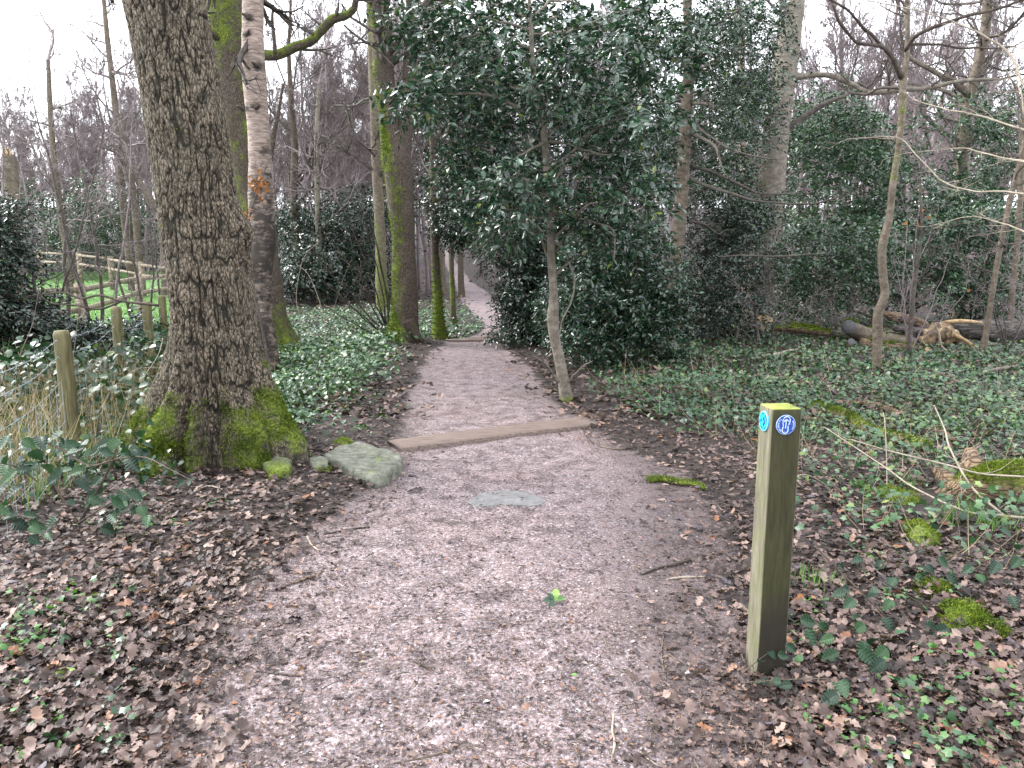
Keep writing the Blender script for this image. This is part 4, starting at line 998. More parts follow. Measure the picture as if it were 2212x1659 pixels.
# ------------------------------------------------------------------ bare wood: shared trees
PROTO = []
def bare_proto(seed, h, r, mat, n=13, L=4.0, t0=.3, lv=((6, .62, .45, 4), (6, .6, .5, 3), (5, .6, .5, 3)), minr=.008):
    rng = np.random.default_rng(seed)
    root = bpy.data.objects.new('bare_tree', None); COL.objects.link(root)
    zs = np.linspace(-.3, h, 14); C = np.stack([.35*fbm(zs*.25, seed+.3, 0, 2)*np.clip(zs/3, 0, 1.5), .35*fbm(zs*.25, seed+8.3, 0, 2)*np.clip(zs/3, 0, 1.5), zs], -1)
    rr = r*np.linspace(1.15, .25, 14)
    V, F = tube(C, rr, 8, .15, 3, seed)
    mesh_obj('trunk', V, F, MAT[mat[0]], root, pattr={'moss': np.zeros(len(V))}, smooth=True)
    crown('crown', smooth_path(np.column_stack([C, rr]), 40)[:, :3], np.interp(np.linspace(0, 1, 40), np.linspace(0, 1, 14), rr), root, mat[1], rng, n, t0, 1, L, lv, minr, up=1.1, upb=.14, wig=.16)
    PROTO.append(root); return root
def copy_tree(root):
    r = root.copy(); COL.objects.link(r)
    for ch in root.children:
        c = ch.copy(); COL.objects.link(c); c.parent = r
    return r
bare_proto(201, 13, .12, ('grey_twig', 'grey_twig'), L=3.4)
bare_proto(202, 14, .14, ('grey_twig', 'grey_twig'), n=16, L=3.6)
bare_proto(203, 11, .10, ('grey_twig', 'grey_twig'), n=18, L=2.8, minr=.009)
bare_proto(204, 9, .11, ('grey_twig', 'grey_twig'), n=18, L=2.4, lv=((6, .6, .5, 4), (5, .6, .55, 3)), minr=.007)
bare_proto(205, 12, .20, ('mossy_bark', 'twig_bark'), n=12, L=4.6, t0=.25, lv=((6, .6, .6, 4), (5, .6, .6, 3), (4, .55, .6, 2)), minr=.007)
def place_trees():
    # (px of the foot, distance, prototype, scale, label)
    L = [(650, 31, 4, 1.0, 'crooked bare oak with spreading limbs right of the birch'), (745, 42, 1, .8, 'bare tree between the lone grey trunk and the forked tree'), (600, 45, 0, .8, 'bare tree straight behind the mossy trunk'),
         (20, 34, 3, .85, 'bare young tree at the extreme left edge'), (110, 46, 0, .8, 'bare tree behind the field left of the tall pale trunk'), (200, 50, 1, .75, 'bare tree just left of the tall pale trunk at the wood edge'),
         (330, 46, 2, .95, 'bare tree peeping out on the left side of the oak'), (60, 52, 1, .75, 'bare tree far behind the broken snag'), (930, 40, 1, 1.05, 'bare tree above the far bend of the path'),
         (1040, 46, 0, 1.1, 'bare tree behind the hollies where the far path ends'), (1780, 27, 2, 1.1, 'bare tree right of the grey beech trunk'), (1870, 33, 1, 1.0, 'bare tree behind the fork of the slim tree'),
         (1990, 28, 3, 1.25, 'bare young tree between the slim tree and the brown forked trunk'), (2170, 30, 0, 1.1, 'bare tree behind the hazel branches at the right'), (2060, 38, 1, 1.1, 'bare tree far behind the brown forked trunk'), (1560, 34, 0, 1.1, 'bare tree behind the straight tan holly trunk'),
         (1330, 40, 1, 1.1, 'bare tree glimpsed through the crown of the crooked holly'), (2260, 22, 2, 1.0, 'bare tree at the right edge of the wood'), (-60, 40, 0, .75, 'bare tree leaning in at the left edge'), (800, 48, 2, 1.0, 'bare tree seen over the bare twiggy shrub')]
    rng = np.random.default_rng(3); used = set()
    for k, (px, Y, p, sc, lab) in enumerate(L):
        r = PROTO[p] if p not in used else copy_tree(PROTO[p]); used.add(p)
        x = (px-1106)/FPX*Y*1.0; r.location = (x, Y, float(H(x, Y))); r.rotation_euler = (0, 0, rng.uniform(0, 6.28)); r.scale = (sc, sc, sc*rng.uniform(.95, 1.1))
        tag(r, lab, 'tree', 'bare trees standing in the wood')
place_trees()
def far_wood():
    """the mass of bare trees on the slope behind: nobody could count them"""
    rng = np.random.default_rng(8); pts = []
    for _ in range(560):
        y = rng.uniform(52, 100); x = rng.uniform(-1.3, 1.3)*y
        pts.append((x, y, float(H(x, y))-.3))
    for _ in range(60):
        y = rng.uniform(30, 50); x = rng.choice([rng.uniform(-.05, .8)*y, rng.uniform(-.32, -.1)*y]); pts.append((x, y, float(H(x, y))-.2))
    me = bpy.data.meshes.new('far_woodland'); me.from_pydata(pts, [], []); o = bpy.data.objects.new('far_woodland', me); COL.objects.link(o)
    ng = bpy.data.node_groups.new('wood', 'GeometryNodeTree'); ng.interface.new_socket('Geometry', in_out='INPUT', socket_type='NodeSocketGeometry'); ng.interface.new_socket('Geometry', in_out='OUTPUT', socket_type='NodeSocketGeometry')
    N = ng.nodes; gi, go = N.new('NodeGroupInput'), N.new('NodeGroupOutput'); jn = N.new('GeometryNodeJoinGeometry')
    idx = N.new('GeometryNodeInputIndex')
    for k, src in enumerate([PROTO[0], PROTO[1], PROTO[2]]):
        md = N.new('FunctionNodeCompare'); md.data_type = 'INT'; md.operation = 'EQUAL'
        mo = N.new('ShaderNodeMath'); mo.operation = 'MODULO'; mo.inputs[1].default_value = 3; ng.links.new(idx.outputs[0], mo.inputs[0])
        ng.links.new(mo.outputs[0], md.inputs[2]); md.inputs[3].default_value = k
        ip = N.new('GeometryNodeInstanceOnPoints'); ng.links.new(gi.outputs[0], ip.inputs['Points']); ng.links.new(md.outputs[0], ip.inputs['Selection'])
        sj = N.new('GeometryNodeJoinGeometry')
        for ch in src.children:
            oi = N.new('GeometryNodeObjectInfo'); oi.inputs['Object'].default_value = ch; oi.transform_space = 'ORIGINAL'; ng.links.new(oi.outputs['Geometry'], sj.inputs[0])
        ng.links.new(sj.outputs[0], ip.inputs['Instance'])
        rv = N.new('FunctionNodeRandomValue'); rv.data_type = 'FLOAT_VECTOR'; rv.inputs[0].default_value = (-.05, -.05, 0); rv.inputs[1].default_value = (.05, .05, 6.28); ng.links.new(rv.outputs[0], ip.inputs['Rotation'])
        rs = N.new('FunctionNodeRandomValue'); rs.data_type = 'FLOAT'; rs.inputs[2].default_value = .7; rs.inputs[3].default_value = 1.05; ng.links.new(rs.outputs[1], ip.inputs['Scale'])
        ng.links.new(ip.outputs[0], jn.inputs[0])
    ng.links.new(jn.outputs[0], go.inputs[0])
    md = o.modifiers.new('wood', 'NODES'); md.node_group = ng
    me.materials.append(MAT['grey_twig'])
    tag(o, 'mass of bare winter trees on the slope beyond', None, None, 'stuff')
far_wood()

# ------------------------------------------------------------------ waymark post
def waymark():
    Np = gnd(1634, 1470); a = R(5); s = .108
    ex = np.array([cos(a), sin(a), 0]); ey = np.array([-sin(a), cos(a), 0]); 
    c0 = Np + ex*s/2 + ey*s/2; z0 = float(H(c0[0], c0[1])); c0[2] = z0
    topz = at(1669, 884, Np[1]+.0)[2]; hgt = topz - z0
    root = thing('waymark_post', c0, 'square green stained timber post with two round blue waymark discs', 'post')
    # section: square with tiny arrises; heights
    b = .004; hs = s/2; sec = []
    prof = []
    nn = 6
    for (x0, y0, x1, y1) in ((-1, -1, 1, -1), (1, -1, 1, 1), (1, 1, -1, 1), (-1, 1, -1, -1)):
        for k in range(nn+1):
            t = k/nn; x = x0+(x1-x0)*t; y = y0+(y1-y0)*t
            if x0 == x1: y = np.clip(y, -1+b/hs, 1-b/hs)
            else: x = np.clip(x, -1+b/hs, 1-b/hs)
            prof.append((x*hs, y*hs))
    prof = np.array(prof); S = len(prof); zs = np.concatenate([np.linspace(-.15, hgt-.004, 46), [hgt]])
    V = []; fr = []; st = []; tp = []
    for z in zs:
        sh = 1 if z < hgt-.002 else .95
        for x, y in prof:
            w_ = .0012*float(fbm(x*20, y*20, z*4+9, 2)); p = c0 + ex*(x*sh+w_) + ey*(y*sh+w_); V.append([p[0], p[1], z0+z])
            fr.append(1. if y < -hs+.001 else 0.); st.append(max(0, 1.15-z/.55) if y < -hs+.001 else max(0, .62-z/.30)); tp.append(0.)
    V.append([c0[0], c0[1], z0+hgt]); tp.append(1); fr.append(0); st.append(0)
    n = len(zs)
    for k in range(S): tp[(n-1)*S+k] = 1.
    j = np.arange(S); jn = (j+1) % S
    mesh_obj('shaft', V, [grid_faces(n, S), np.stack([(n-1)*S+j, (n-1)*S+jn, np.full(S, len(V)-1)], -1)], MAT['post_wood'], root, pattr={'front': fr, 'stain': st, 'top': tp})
    def disc(cen, ux, nrml, r, mat, rim):
        uz = np.array([0, 0, 1.]); k = 48; th = np.arange(k)*2*pi/k
        prof = [(1.0, 0), (1.0, .0035), (.965, .0050), (.93, .0046)]
        V = []
        for q, d in prof: V += [cen + ux*cos(t)*r*q + uz*sin(t)*r*q + nrml*d for t in th]
        V.append(cen+nrml*.0046); j = np.arange(k); jn = (j+1) % k
        F = [np.stack([a_*k+j, a_*k+jn, (a_+1)*k+jn, (a_+1)*k+j], -1) for a_ in range(3)] + [np.stack([3*k+j, 3*k+jn, np.full(k, 4*k)], -1)]
        d_ = mesh_obj('waymark_disc', V, F, MAT[mat], root)
        q = [(1.004, .0036), (.985, .0053), (.945, .0053)]; V = []
        for qq, d in q: V += [cen + ux*cos(t)*r*qq + uz*sin(t)*r*qq + nrml*d for t in th]
        mesh_obj('rim', V, [np.stack([a_*k+j, a_*k+jn, (a_+1)*k+jn, (a_+1)*k+j], -1) for a_ in range(2)], MAT[rim], d_)
        return d_
    def ribbon(cen, ux, nrml, r, pts, wd, lift=.0062):
        uz = np.array([0, 0, 1.]); P = np.array(pts, float)
        if len(P) > 2: P = smooth_path(P, len(P)*4)
        T = nrm(np.gradient(P, axis=0)); Nn = np.stack([-T[:, 1], T[:, 0]], -1)*wd/2
        out = []
        for A_, z in ((P+Nn, lift), (P-Nn, lift), (P+Nn*1.05, .0044), (P-Nn*1.05, .0044)):
            out.append(cen + A_[:, :1]*r*ux + A_[:, 1:]*r*uz + nrml*z)
        V = np.vstack(out); m = len(P); i = np.arange(m-1)
        q = lambda a_, b_: np.stack([a_*m+i, a_*m+i+1, b_*m+i+1, b_*m+i], -1)
        return V, [q(0, 1), q(2, 0), q(1, 3)]
    # dark blue disc with a boot print round an arrow
    nf = -ey; cen = c0 - ey*hs + ex*(-.004) ; cen[2] = z0+hgt-.056; r = .0355
    d1 = disc(cen, ex, nf, r, 'disc_blue', 'disc_rim')
    cv = lambda L: [((x-860)/690, (820-y)/690) for x, y in L]
    foot = [[(690, 365), (740, 300), (820, 258), (900, 245), (980, 260), (1050, 300), (1110, 355)], [(680, 400), (635, 490), (620, 580)], [(622, 630), (645, 740), (680, 910)],
            [(668, 940), (632, 1080), (615, 1190), (640, 1290), (700, 1370), (800, 1405), (900, 1390), (980, 1310), (1018, 1200), (1020, 1050), (1012, 880)], [(1110, 385), (1138, 480), (1140, 590)], [(1130, 620), (1100, 700), (1045, 820)]]
    def multi(name, segs, wd, mat, par, cen, ux, nf, r):
        V, F = merge([ribbon(cen, ux, nf, r, s_, wd) for s_ in segs]); mesh_obj(name, V, F, MAT[mat], par)
    multi('boot_print', [cv(s_) for s_ in foot], .095, 'print_white', d1, cen, ex, nf, r)
    multi('arrow', [cv([(835, 1060), (870, 450)]), cv([(690, 610), (875, 435)]), cv([(875, 435), (1080, 600)])], .10, 'print_white', d1, cen, ex, nf, r)
    let = []
    rn = random.Random(4)
    for a0, a1, n_, gaps in ((133, 232, 17, (4, 12)), (28, -34, 12, ())):
        for k in range(n_):
            if k in gaps: continue
            t = R(a0+(a1-a0)*k/(n_-1)); ri, ro = .70, .88
            let.append([(ri*cos(t), ri*sin(t)), (ro*cos(t), ro*sin(t))])
            if rn.random() < .6:
                t2 = t+R(3.2); m_ = rn.choice([.72, .79, .86]); let.append([(m_*cos(t), m_*sin(t)), (m_*cos(t2), m_*sin(t2))])
    multi('lettering', let, .032, 'print_white', d1, cen, ex, nf, r); [tag(o_, kind='stuff') for o_ in d1.children if o_.name.startswith('lettering')]
    for (x, y) in ((880, 335), (800, 1300), (1235, 800)):
        q = cen + ex*(x-860)/690*r + np.array([0, 0, (820-y)/690*r]) + nf*.0046; k = 10; th = np.arange(k)*2*pi/k
        V = [q + ex*cos(t)*.0032 + np.array([0, 0, sin(t)*.0032]) for t in th] + [q+nf*.0016]
        mesh_obj('screw', V, np.array([(i, (i+1) % k, k) for i in range(k)]), MAT['screw_metal'], d1)
    # pale blue disc on the side face
    nl = -ex; uy = -ey; cen2 = c0 - ex*hs + ey*.004; cen2[2] = z0+hgt-.055; r2 = .0365
    d2 = disc(cen2, uy, nl, r2, 'disc_cyan', 'disc_rim')
    cv2 = lambda L: [((x-600)/330, (820-y)/680) for x, y in L]
    multi('arrow', [cv2([(615, 545), (650, 715)]), cv2([(650, 715), (725, 940)]), cv2([(630, 950), (630, 1120)]), cv2([(470, 735), (480, 850)])], .24, 'print_navy', d2, cen2, uy, nl, r2)
    let = []
    for a0, a1, n_ in ((112, 90, 3), (60, 10, 8), (-30, -70, 6), (-100, -130, 5), (200, 180, 4)):
        for k in range(n_):
            t = R(a0+(a1-a0)*k/(max(1, n_-1))); let.append([(.66*cos(t), .66*sin(t)), (.82*cos(t), .82*sin(t))])
    multi('lettering', let, .06, 'print_midblue', d2, cen2, uy, nl, r2); [tag(o_, kind='stuff') for o_ in d2.children if o_.name.startswith('lettering')]
waymark()

# ------------------------------------------------------------------ step boards, stones
def slab_from(name, label, cat, corners, th, mat, rise=.02, nseg=40, wear=.006):
    """plank given four ground corners (back-left, back-right, front-right, front-left)"""
    c = [gnd(*p) for p in corners]; m = np.mean(c, 0)
    u = np.linspace(0, 1, nseg); top = []
    zt = max(float(H(p[0], p[1])) for p in c)+rise
    rows = [0, .03, .35, .68, .97, 1]
    V = []
    for k, v in enumerate(rows):
        for t in u:
            p = (c[0]*(1-t)+c[1]*t)*(1-v)+(c[3]*(1-t)+c[2]*t)*v
            zl = zt + wear*fbm(p[0]*6, p[1]*6, 1, 3) - (.006 if k in (0, 5) else 0) - .01*abs(fbm(t*3, v*2, 4, 2))*(k in (0, 5))
            p = p + np.array([0, .006*float(fbm(t*14, v, 2, 3)), 0]); V.append([p[0], p[1], zl])
    n = nseg
    for v in (0, 5):
        for i in range(n): q = V[v*n+i]; V.append([q[0], q[1], zt-th])
    i = np.arange(n-1); F = []
    q = lambda a, b: np.stack([a*n+i+1, a*n+i, b*n+i, b*n+i+1], -1)
    for k in range(5): F.append(q(k, k+1))
    F.append(q(6, 0)); F.append(q(5, 7))
    for e in (0, n-1):
        ids = [k*n+e for k in range(6)]+[7*n+e, 6*n+e]; F.append(np.array([[ids[0], ids[1], ids[6], ids[7]], [ids[1], ids[2], ids[3], ids[6]], [ids[3], ids[4], ids[5], ids[6]]]))
    o = mesh_obj(name, V, F, MAT[mat], loc=m); tag(o, label, cat); return o
slab_from('step_plank', 'worn brown timber plank laid across the gravel path beside the flat mossy rock', 'plank', [(835, 956), (1258, 905), (1297, 918), (862, 977)], .10, 'plank_wood', .022)
slab_from('step_board', 'thin pale board edge at the far end of the path where it drops away', 'board', [(962, 736.2), (1074, 736.2), (1074, 737.6), (962, 737.6)], .12, 'plank_wood', .022, 20)

def rock(name, label, outline, hgt, mat, moss=.3, cat='rock', bury=.06, seed=1, tilt=0.0, rough=.02):
    O = np.array([gnd(*p) for p in outline]); m = O.mean(0); m[2] = float(H(m[0], m[1]))
    Oc = np.vstack([O[:, :2]-m[:2], O[:1, :2]-m[:2]])
    ang = np.arctan2(Oc[:-1, 1], Oc[:-1, 0]); S = 72; th = np.linspace(-pi, pi, S, endpoint=False)
    # radius of the outline polygon along each direction
    rr = []
    for t in th:
        d = np.array([cos(t), sin(t)]); best = .05
        for i in range(len(Oc)-1):
            a, b = Oc[i], Oc[i+1]; e = b-a; den = d[0]*e[1]-d[1]*e[0]
            if abs(den) < 1e-9: continue
            tt = (a[0]*e[1]-a[1]*e[0])/den; uu = (a[0]*d[1]-a[1]*d[0])/den
            if tt > 0 and 0 <= uu <= 1: best = max(best, tt)
        rr.append(best)
    rr = np.array(rr); prof = [(0.02, 1), (.2, 1.02), (.4, 1.03), (.6, 1.01), (.75, .98), (.87, .95), (.94, .90), (.985, .80), (1.0, .6), (1.01, .35), (1.03, .1), (1.03, -.3), (.95, -bury/hgt-.5)]
    V = []
    for q, z in prof:
        x = m[0]+np.cos(th)*rr*q; y = m[1]+np.sin(th)*rr*q
        zz = m[2]+hgt*z + tilt*(x-m[0]) + rough*fbm(x*9, y*9, seed+z*2, 4)*(1 if z > 0 else 0) 
        x = x+rough*.8*fbm(x*14, y*14, z*3+seed, 3); y = y+rough*.8*fbm(x*14, y*14, z*3+seed+7, 3)
        V.append(np.stack([x, y, zz], -1))
    V = np.vstack(V); n = len(prof)
    F = grid_faces(n, S)[:, ::-1]; j = np.arange(S); V = np.vstack([V, V[:S].mean(0)]); F2 = np.stack([j, (j+1) % S, np.full(S, len(V)-1)], -1)
    mo = np.clip(moss + .5*fbm(V[:, 0]*5, V[:, 1]*5, V[:, 2]*5, 3, seed), 0, 1)
    return tag(mesh_obj(name, V, [F, F2], MAT[mat], loc=m, pattr={'moss': mo}, smooth=True), label, cat), m
rock('flat_rock', 'large flat grey green rock by the left end of the plank step',
     [(728, 982), (773, 972), (822, 986), (868, 1002), (868, 1020), (836, 1048), (806, 1054), (762, 1032), (714, 1010), (700, 996)], .085, 'rock_stone', .16, tilt=-.05, rough=.024)
rock('mossy_stone', 'small stone capped with bright moss in the leaves at the foot of the oak', [(568, 1018), (600, 1002), (632, 1012), (626, 1032), (580, 1034)], .075, 'rock_stone', .62, seed=5)
rock('pebble_rock', 'small moss spotted grey rock squeezed between the oak and the flat rock', [(668, 1003), (690, 996), (712, 1002), (706, 1016), (676, 1018)], .05, 'rock_stone', .3, seed=9)
rock('path_stone', 'flat grey stone sunk flush in the middle of the path', [(1010, 1085), (1040, 1068), (1080, 1060), (1140, 1064), (1180, 1082), (1160, 1094), (1080, 1092), (1030, 1096)], .005, 'flat_stone', 0, cat='stone', seed=12, rough=.008)

# ------------------------------------------------------------------ wire fence on stakes
def stake(px, Y, hgt, r, label, lean=(0, 0)):
    x = (px-1106)/FPX*Y*.985; b = np.array([x, Y, float(H(x, Y))])
    root = thing('fence_stake', b, label, 'fence post', 'round stakes of the wire fence')
    zs = np.array([-.2, 0, .3, .6, hgt-.03, hgt-.008, hgt]); C = np.stack([b[0]+lean[0]*zs, b[1]+lean[1]*zs, b[2]+zs], -1)
    rr = r*np.array([1.05, 1.04, 1, .98, .97, .92, .80]); C2 = smooth_path(np.column_stack([C, rr]), 40)
    V, F = tube(C2[:, :3], C2[:, 3], 22, .05, 5, int(px)); m = np.clip(.28+.35*(V[:, 2]-b[2] > hgt-.02)-.1, 0, 1)
    mesh_obj('shaft', V, F, MAT['stake_wood'], root, pattr={'moss': m}, smooth=True)
    crk = np.array([[C[3][0]+.25*r, C[3][1]-r*.99, b[2]+.1], [C[3][0]+.1*r, C[3][1]-r*1.0, b[2]+.55]])
    V, F = prisms(crk[:1], crk[1:], [.004], [.002], 3); mesh_obj('crack', V, F, MAT['wet_twig'], root, pattr={'moss': np.zeros(len(V))})
    return b
def fence():
    s1 = stake(117, 5.4, 1.02, .058, 'nearest round fence stake, greenish yellow with a split down its side', (-.004, 0))
    s2 = stake(240, 7.8, 1.04, .055, 'second round fence stake half sunk in bramble leaves')
    s3 = stake(308, 8.5, 1.05, .052, 'third round fence stake, dim behind bramble stems')
    s4 = stake(342, 9.6, 1.10, .050, 'farthest round fence stake touching the edge of the oak trunk')
    xs = np.array([-2.5, 3.35]); s0 = np.array([xs[0], xs[1], float(H(*xs))])
    root = thing('wire_fence', s0, 'sagging barbed and netted wire strung from the round stakes', 'fence')
    posts = [s0, s1, s2, s3, s4]; hts = [.96, .84, .66, .50, .36, .24, .12]
    barb = []
    for k, h in enumerate(hts):
        A, B = [], []
        for a, b in zip(posts[:-1], posts[1:]):
            n = 14; t = np.linspace(0, 1, n+1)[:, None]; P = a*(1-t)+b*t; P[:, 2] += h-.05*np.sin(t[:, 0]*pi); P[:, 1] -= .06
            P[:, 0] += .012*fbm(t[:, 0]*7, k+.4, 0, 2); A.append(P[:-1]); B.append(P[1:])
            if k < 2:
                for q in np.linspace(.04, .98, 14 if a is s0 else 8):
                    c = a*(1-q)+b*q + [0, -.06, h-.05*sin(q*pi)]; barb.append(c)
        A, B = np.vstack(A), np.vstack(B); V, F = prisms(A, B, np.full(len(A), .0014), np.full(len(A), .0014), 4)
        mesh_obj('wire', V, F, MAT['wire_steel'], root)
    for a, b in zip(posts[:2], posts[1:3]):
        for q in np.linspace(.03, .97, 11):
            c = a*(1-q)+b*q + [0, -.06, 0]; z1 = .66-.05*sin(q*pi)
            V, F = prisms(np.array([c+[0, 0, .05]]), np.array([c+[.01, 0, z1]]), [.0014], [.0014], 3); mesh_obj('stay_wire', V, F, MAT['wire_steel'], root)
    barb = np.array(barb); d = randdir(len(barb)*2)*.016; b2 = np.repeat(barb, 2, 0); V, F = prisms(b2-d, b2+d, np.full(len(b2), .0015), np.full(len(b2), .0012), 3)
    tag(mesh_obj('barbs', V, F, MAT['wire_steel'], root), kind='stuff')
fence()

def box_between(a, b, w_, h_, up=(0, 0, 1)):
    T = nrm(b-a); S = nrm(np.cross(T, up)); U = np.cross(S, T)
    V = [p+S*sx*w_/2+U*sz*h_/2 for p in (a, b) for sx, sz in ((-1, -1), (1, -1), (1, 1), (-1, 1))]
    F = np.array([[0, 1, 2, 3], [7, 6, 5, 4], [0, 4, 5, 1], [1, 5, 6, 2], [2, 6, 7, 3], [3, 7, 4, 0]]); return np.array(V), F
def rail_fence(label, tops, drops=(0, -.42, -.8), pw=.14):
    T = [at(*t) for t in tops]; b0 = T[0].copy(); b0[2] = float(H(b0[0], b0[1])); root = thing('rail_fence', b0, label, 'fence')
    for p in T:
        g = float(H(p[0], p[1])); V, F = box_between(np.array([p[0], p[1], g-.2]), p+[0, 0, .14], pw, pw, (0, 1, 0)); mesh_obj('post', V, F, MAT['rail_wood'], root)
    for a, b in zip(T[:-1], T[1:]):
        for d in drops:
            V, F = box_between(a+[0, -.09, d], b+[0, -.09, d+.02], .05, .11); mesh_obj('rail', V, F, MAT['rail_wood'], root)
rail_fence('weathered post and rail fence crossing the near side of the green field', [(20, 634, 13.2), (172, 628, 14.6), (298, 603, 21), (420, 590, 27)], (0, -.40))
rail_fence('farther post and rail fence curving along the back of the green field', [(-40, 545, 40), (85, 546, 40), (170, 551, 38), (238, 560, 36), (305, 572, 33), (400, 585, 31)], (0, -.45), .18)
0 and rail_fence('middle post and rail fence low across the grass between the other two fences', [(150, 570, 32), (200, 577, 31), (250, 588, 29)], (0, -.40), .14)

# ------------------------------------------------------------------ fallen wood
def log_px(name, label, lst, Ys, mat, moss=0.0, cat='branch', sides=14, rough=.2, rf=9, seed=0, jit=.0, tufts=0, on_ground=True, step=.05, tuft=.014, bury=.3, group=None, fall=True):
    """lst [(px,py,w)], Ys list or None (rest on the terrain)"""
    P, r = [], []
    for k, (x, y, w_) in enumerate(lst):
        if Ys is None:
            p = gnd(x, y); Y = p[1]; r_ = pxm(w_, Y)/2; p[2] = float(H(p[0], p[1])) + r_*(1-bury)
        else: Y = Ys[k] if isinstance(Ys, (list, tuple)) else Ys; p = at(x, y, Y); r_ = pxm(w_, Y)/2
        P.append(p); r.append(r_)
    P = np.array(P); r = np.array(r); b = P[len(P)//2].copy()
    root = thing(name, b, label, cat, group)
    C, rr = limb(P, r, step)
    if jit:
        t = np.linspace(0, len(C)*step, len(C)); C = C + np.stack([fbm(t*4, seed, 0, 3), fbm(t*4, seed+3, 0, 3), .5*fbm(t*4, seed+6, 0, 3)], -1)*jit
    V, F = tube(C, rr, sides, rough, rf, seed)
    nC = len(C)*sides; N = np.zeros_like(V); N[:nC] = nrm(V[:nC]-np.repeat(C, sides, 0))
    m = np.clip(moss*(.5+.6*np.clip(N[:, 2], -.5, 1))+.5*fbm(V[:, 0]*3, V[:, 1]*3, V[:, 2]*3, 3, seed)*(moss > 0), 0, 1) if moss else np.zeros(len(V))
    mesh_obj('wood', V, F, MAT[mat], root, pattr={'moss': m}, smooth=True)
    if tufts: moss_tufts('moss', V[:nC], N[:nC], np.clip(m[:nC]-.35, 0, 1)*np.clip(N[:nC, 2]+.4, 0, 1)+1e-5, tufts, root, tuft, seed+5)
    return root, C, rr
# logs and boughs
log_px('fallen_log', 'rotting log with bright moss lying beyond the waymark post', [(1762, 893, 34), (1800, 905, 34), (1834, 916, 32), (1881, 945, 30), (1965, 966, 26), (2000, 975, 18)], None, 'rotten_wood', .52, 'log', seed=3, tufts=7000, jit=.03, rough=.35)
log_px('fallen_branch', 'long brown branch lying diagonally behind the mossy log', [(1822, 872, 8), (1899, 884, 11), (1965, 910, 12), (2026, 935, 12), (2066, 961, 11)], None, 'rotten_wood', 0, seed=4, jit=.02, sides=9, bury=-.3)
r_, C_, q_ = log_px('fallen_log', 'thick barkless log with a fork stub and vivid moss at the right edge', [(1975, 1098, 14), (2010, 1082, 26), (2050, 1068, 44), (2110, 1052, 78), (2180, 1050, 108), (2260, 1060, 116), (2380, 1080, 110)], [4.75, 4.7, 4.65, 4.6, 4.6, 4.6, 4.6], 'rotten_wood', .34, 'log', 26, .16, 5, 6, .02, tufts=12000, step=.03)
add_limb('fork_stub', np.array([at(2110, 1060, 4.6), at(2100, 1010, 4.7), at(2098, 975, 4.8)]), np.array([.085, .07, .045]), 'rotten_wood', r_, 14, .02, .18, 8, 3, up_moss(.05, .3))
add_limb('fork_stub', np.array([at(2080, 1070, 4.6), at(2040, 1030, 4.75), at(2022, 1015, 4.85)]), np.array([.07, .05, .03]), 'rotten_wood', r_, 12, .02, .18, 8, 4)
log_px('fallen_branch', 'curved brown branch arched over the ivy in front of the slim tree', [(1962, 838, 9), (1982, 832, 10), (2022, 823, 11), (2050, 825, 12), (2075, 840, 8)], None, 'tan_bark', 0, seed=7, sides=9, bury=-1.2)
log_px('fallen_branch', 'pale brown branch lying at the far right edge of the ivy', [(2110, 815, 6), (2150, 806, 8), (2212, 800, 9), (2260, 798, 9)], None, 'smooth_grey_bark', 0, seed=8, sides=9, bury=-1.)
log_px('fallen_branch', 'bleached forked branch lying at the foot of the low holly', [(1622, 772, 4), (1660, 776, 6), (1700, 768, 6), (1725, 760, 4)], None, 'pale_twig', 0, seed=9, sides=7, bury=-2)
log_px('fallen_branch', 'dark stick lying in the ivy left of the slim tree foot', [(1920, 792, 3), (1950, 800, 5), (1985, 806, 4)], None, 'wet_twig', 0, seed=10, sides=7, bury=-1)
Yp = 13.6
r_, C_, q_ = log_px('sawn_log', 'sawn log with a dark cut face at the left end of the log pile', [(1833, 706, 32), (1850, 716, 34), (1880, 728, 36), (1930, 738, 36), (1990, 744, 32)], [Yp-.25, Yp-.1, Yp, Yp+.1, Yp+.2], 'tan_bark', .35, 'log', 20, .12, 6, 11, tufts=3000, tuft=.03)
c = at(1833, 706, Yp-.25); T_ = nrm(C_[0]-C_[3]); V, F = tube(np.array([c-T_*.02, c+T_*.02]), np.array([q_[0]*.97, q_[0]*.97]), 20); mesh_obj('cut_face', V, F, MAT['cut_wood_grey'], r_)
r_, C_, q_ = log_px('sawn_stub', 'small sawn stub with a round dark end under the big sawn log', [(1839, 741, 18), (1836, 752, 17), (1832, 764, 17)], [Yp-.7, Yp-.6, Yp-.5], 'rotten_wood', .2, 'log', 14, .1, 6, 12)
V, F = tube(np.array([C_[0], C_[0]+[0, -.02, .012]]), np.array([q_[0], q_[0]*.98]), 16); mesh_obj('cut_face', V, F, MAT['cut_wood_grey'], r_)
log_px('broken_log', 'reddish splintered broken log leaning on the log pile', [(1905, 676, 8), (1925, 682, 18), (1960, 690, 22), (1990, 700, 20), (2012, 712, 10)], [Yp+.3]*5, 'rotten_wood', 0, 'log', 12, .45, 14, 13)
log_px('decayed_log', 'grey decayed log lying behind the kinked slim tree', [(1800, 722, 16), (1860, 728, 20), (1930, 722, 22), (2000, 716, 18)], [Yp+.9]*4, 'dark_log_wood', .25, 'log', 14, .2, 6, 14, tufts=1500, tuft=.03)
log_px('root_plate', 'pale yellow torn root mass at the middle of the log pile', [(1985, 742, 30), (2010, 730, 42), (2034, 722, 48), (2056, 728, 34), (2068, 740, 14)], [Yp+.05]*5, 'torn_wood', 0, 'tree stump', 22, .75, 13, 15, step=.03)
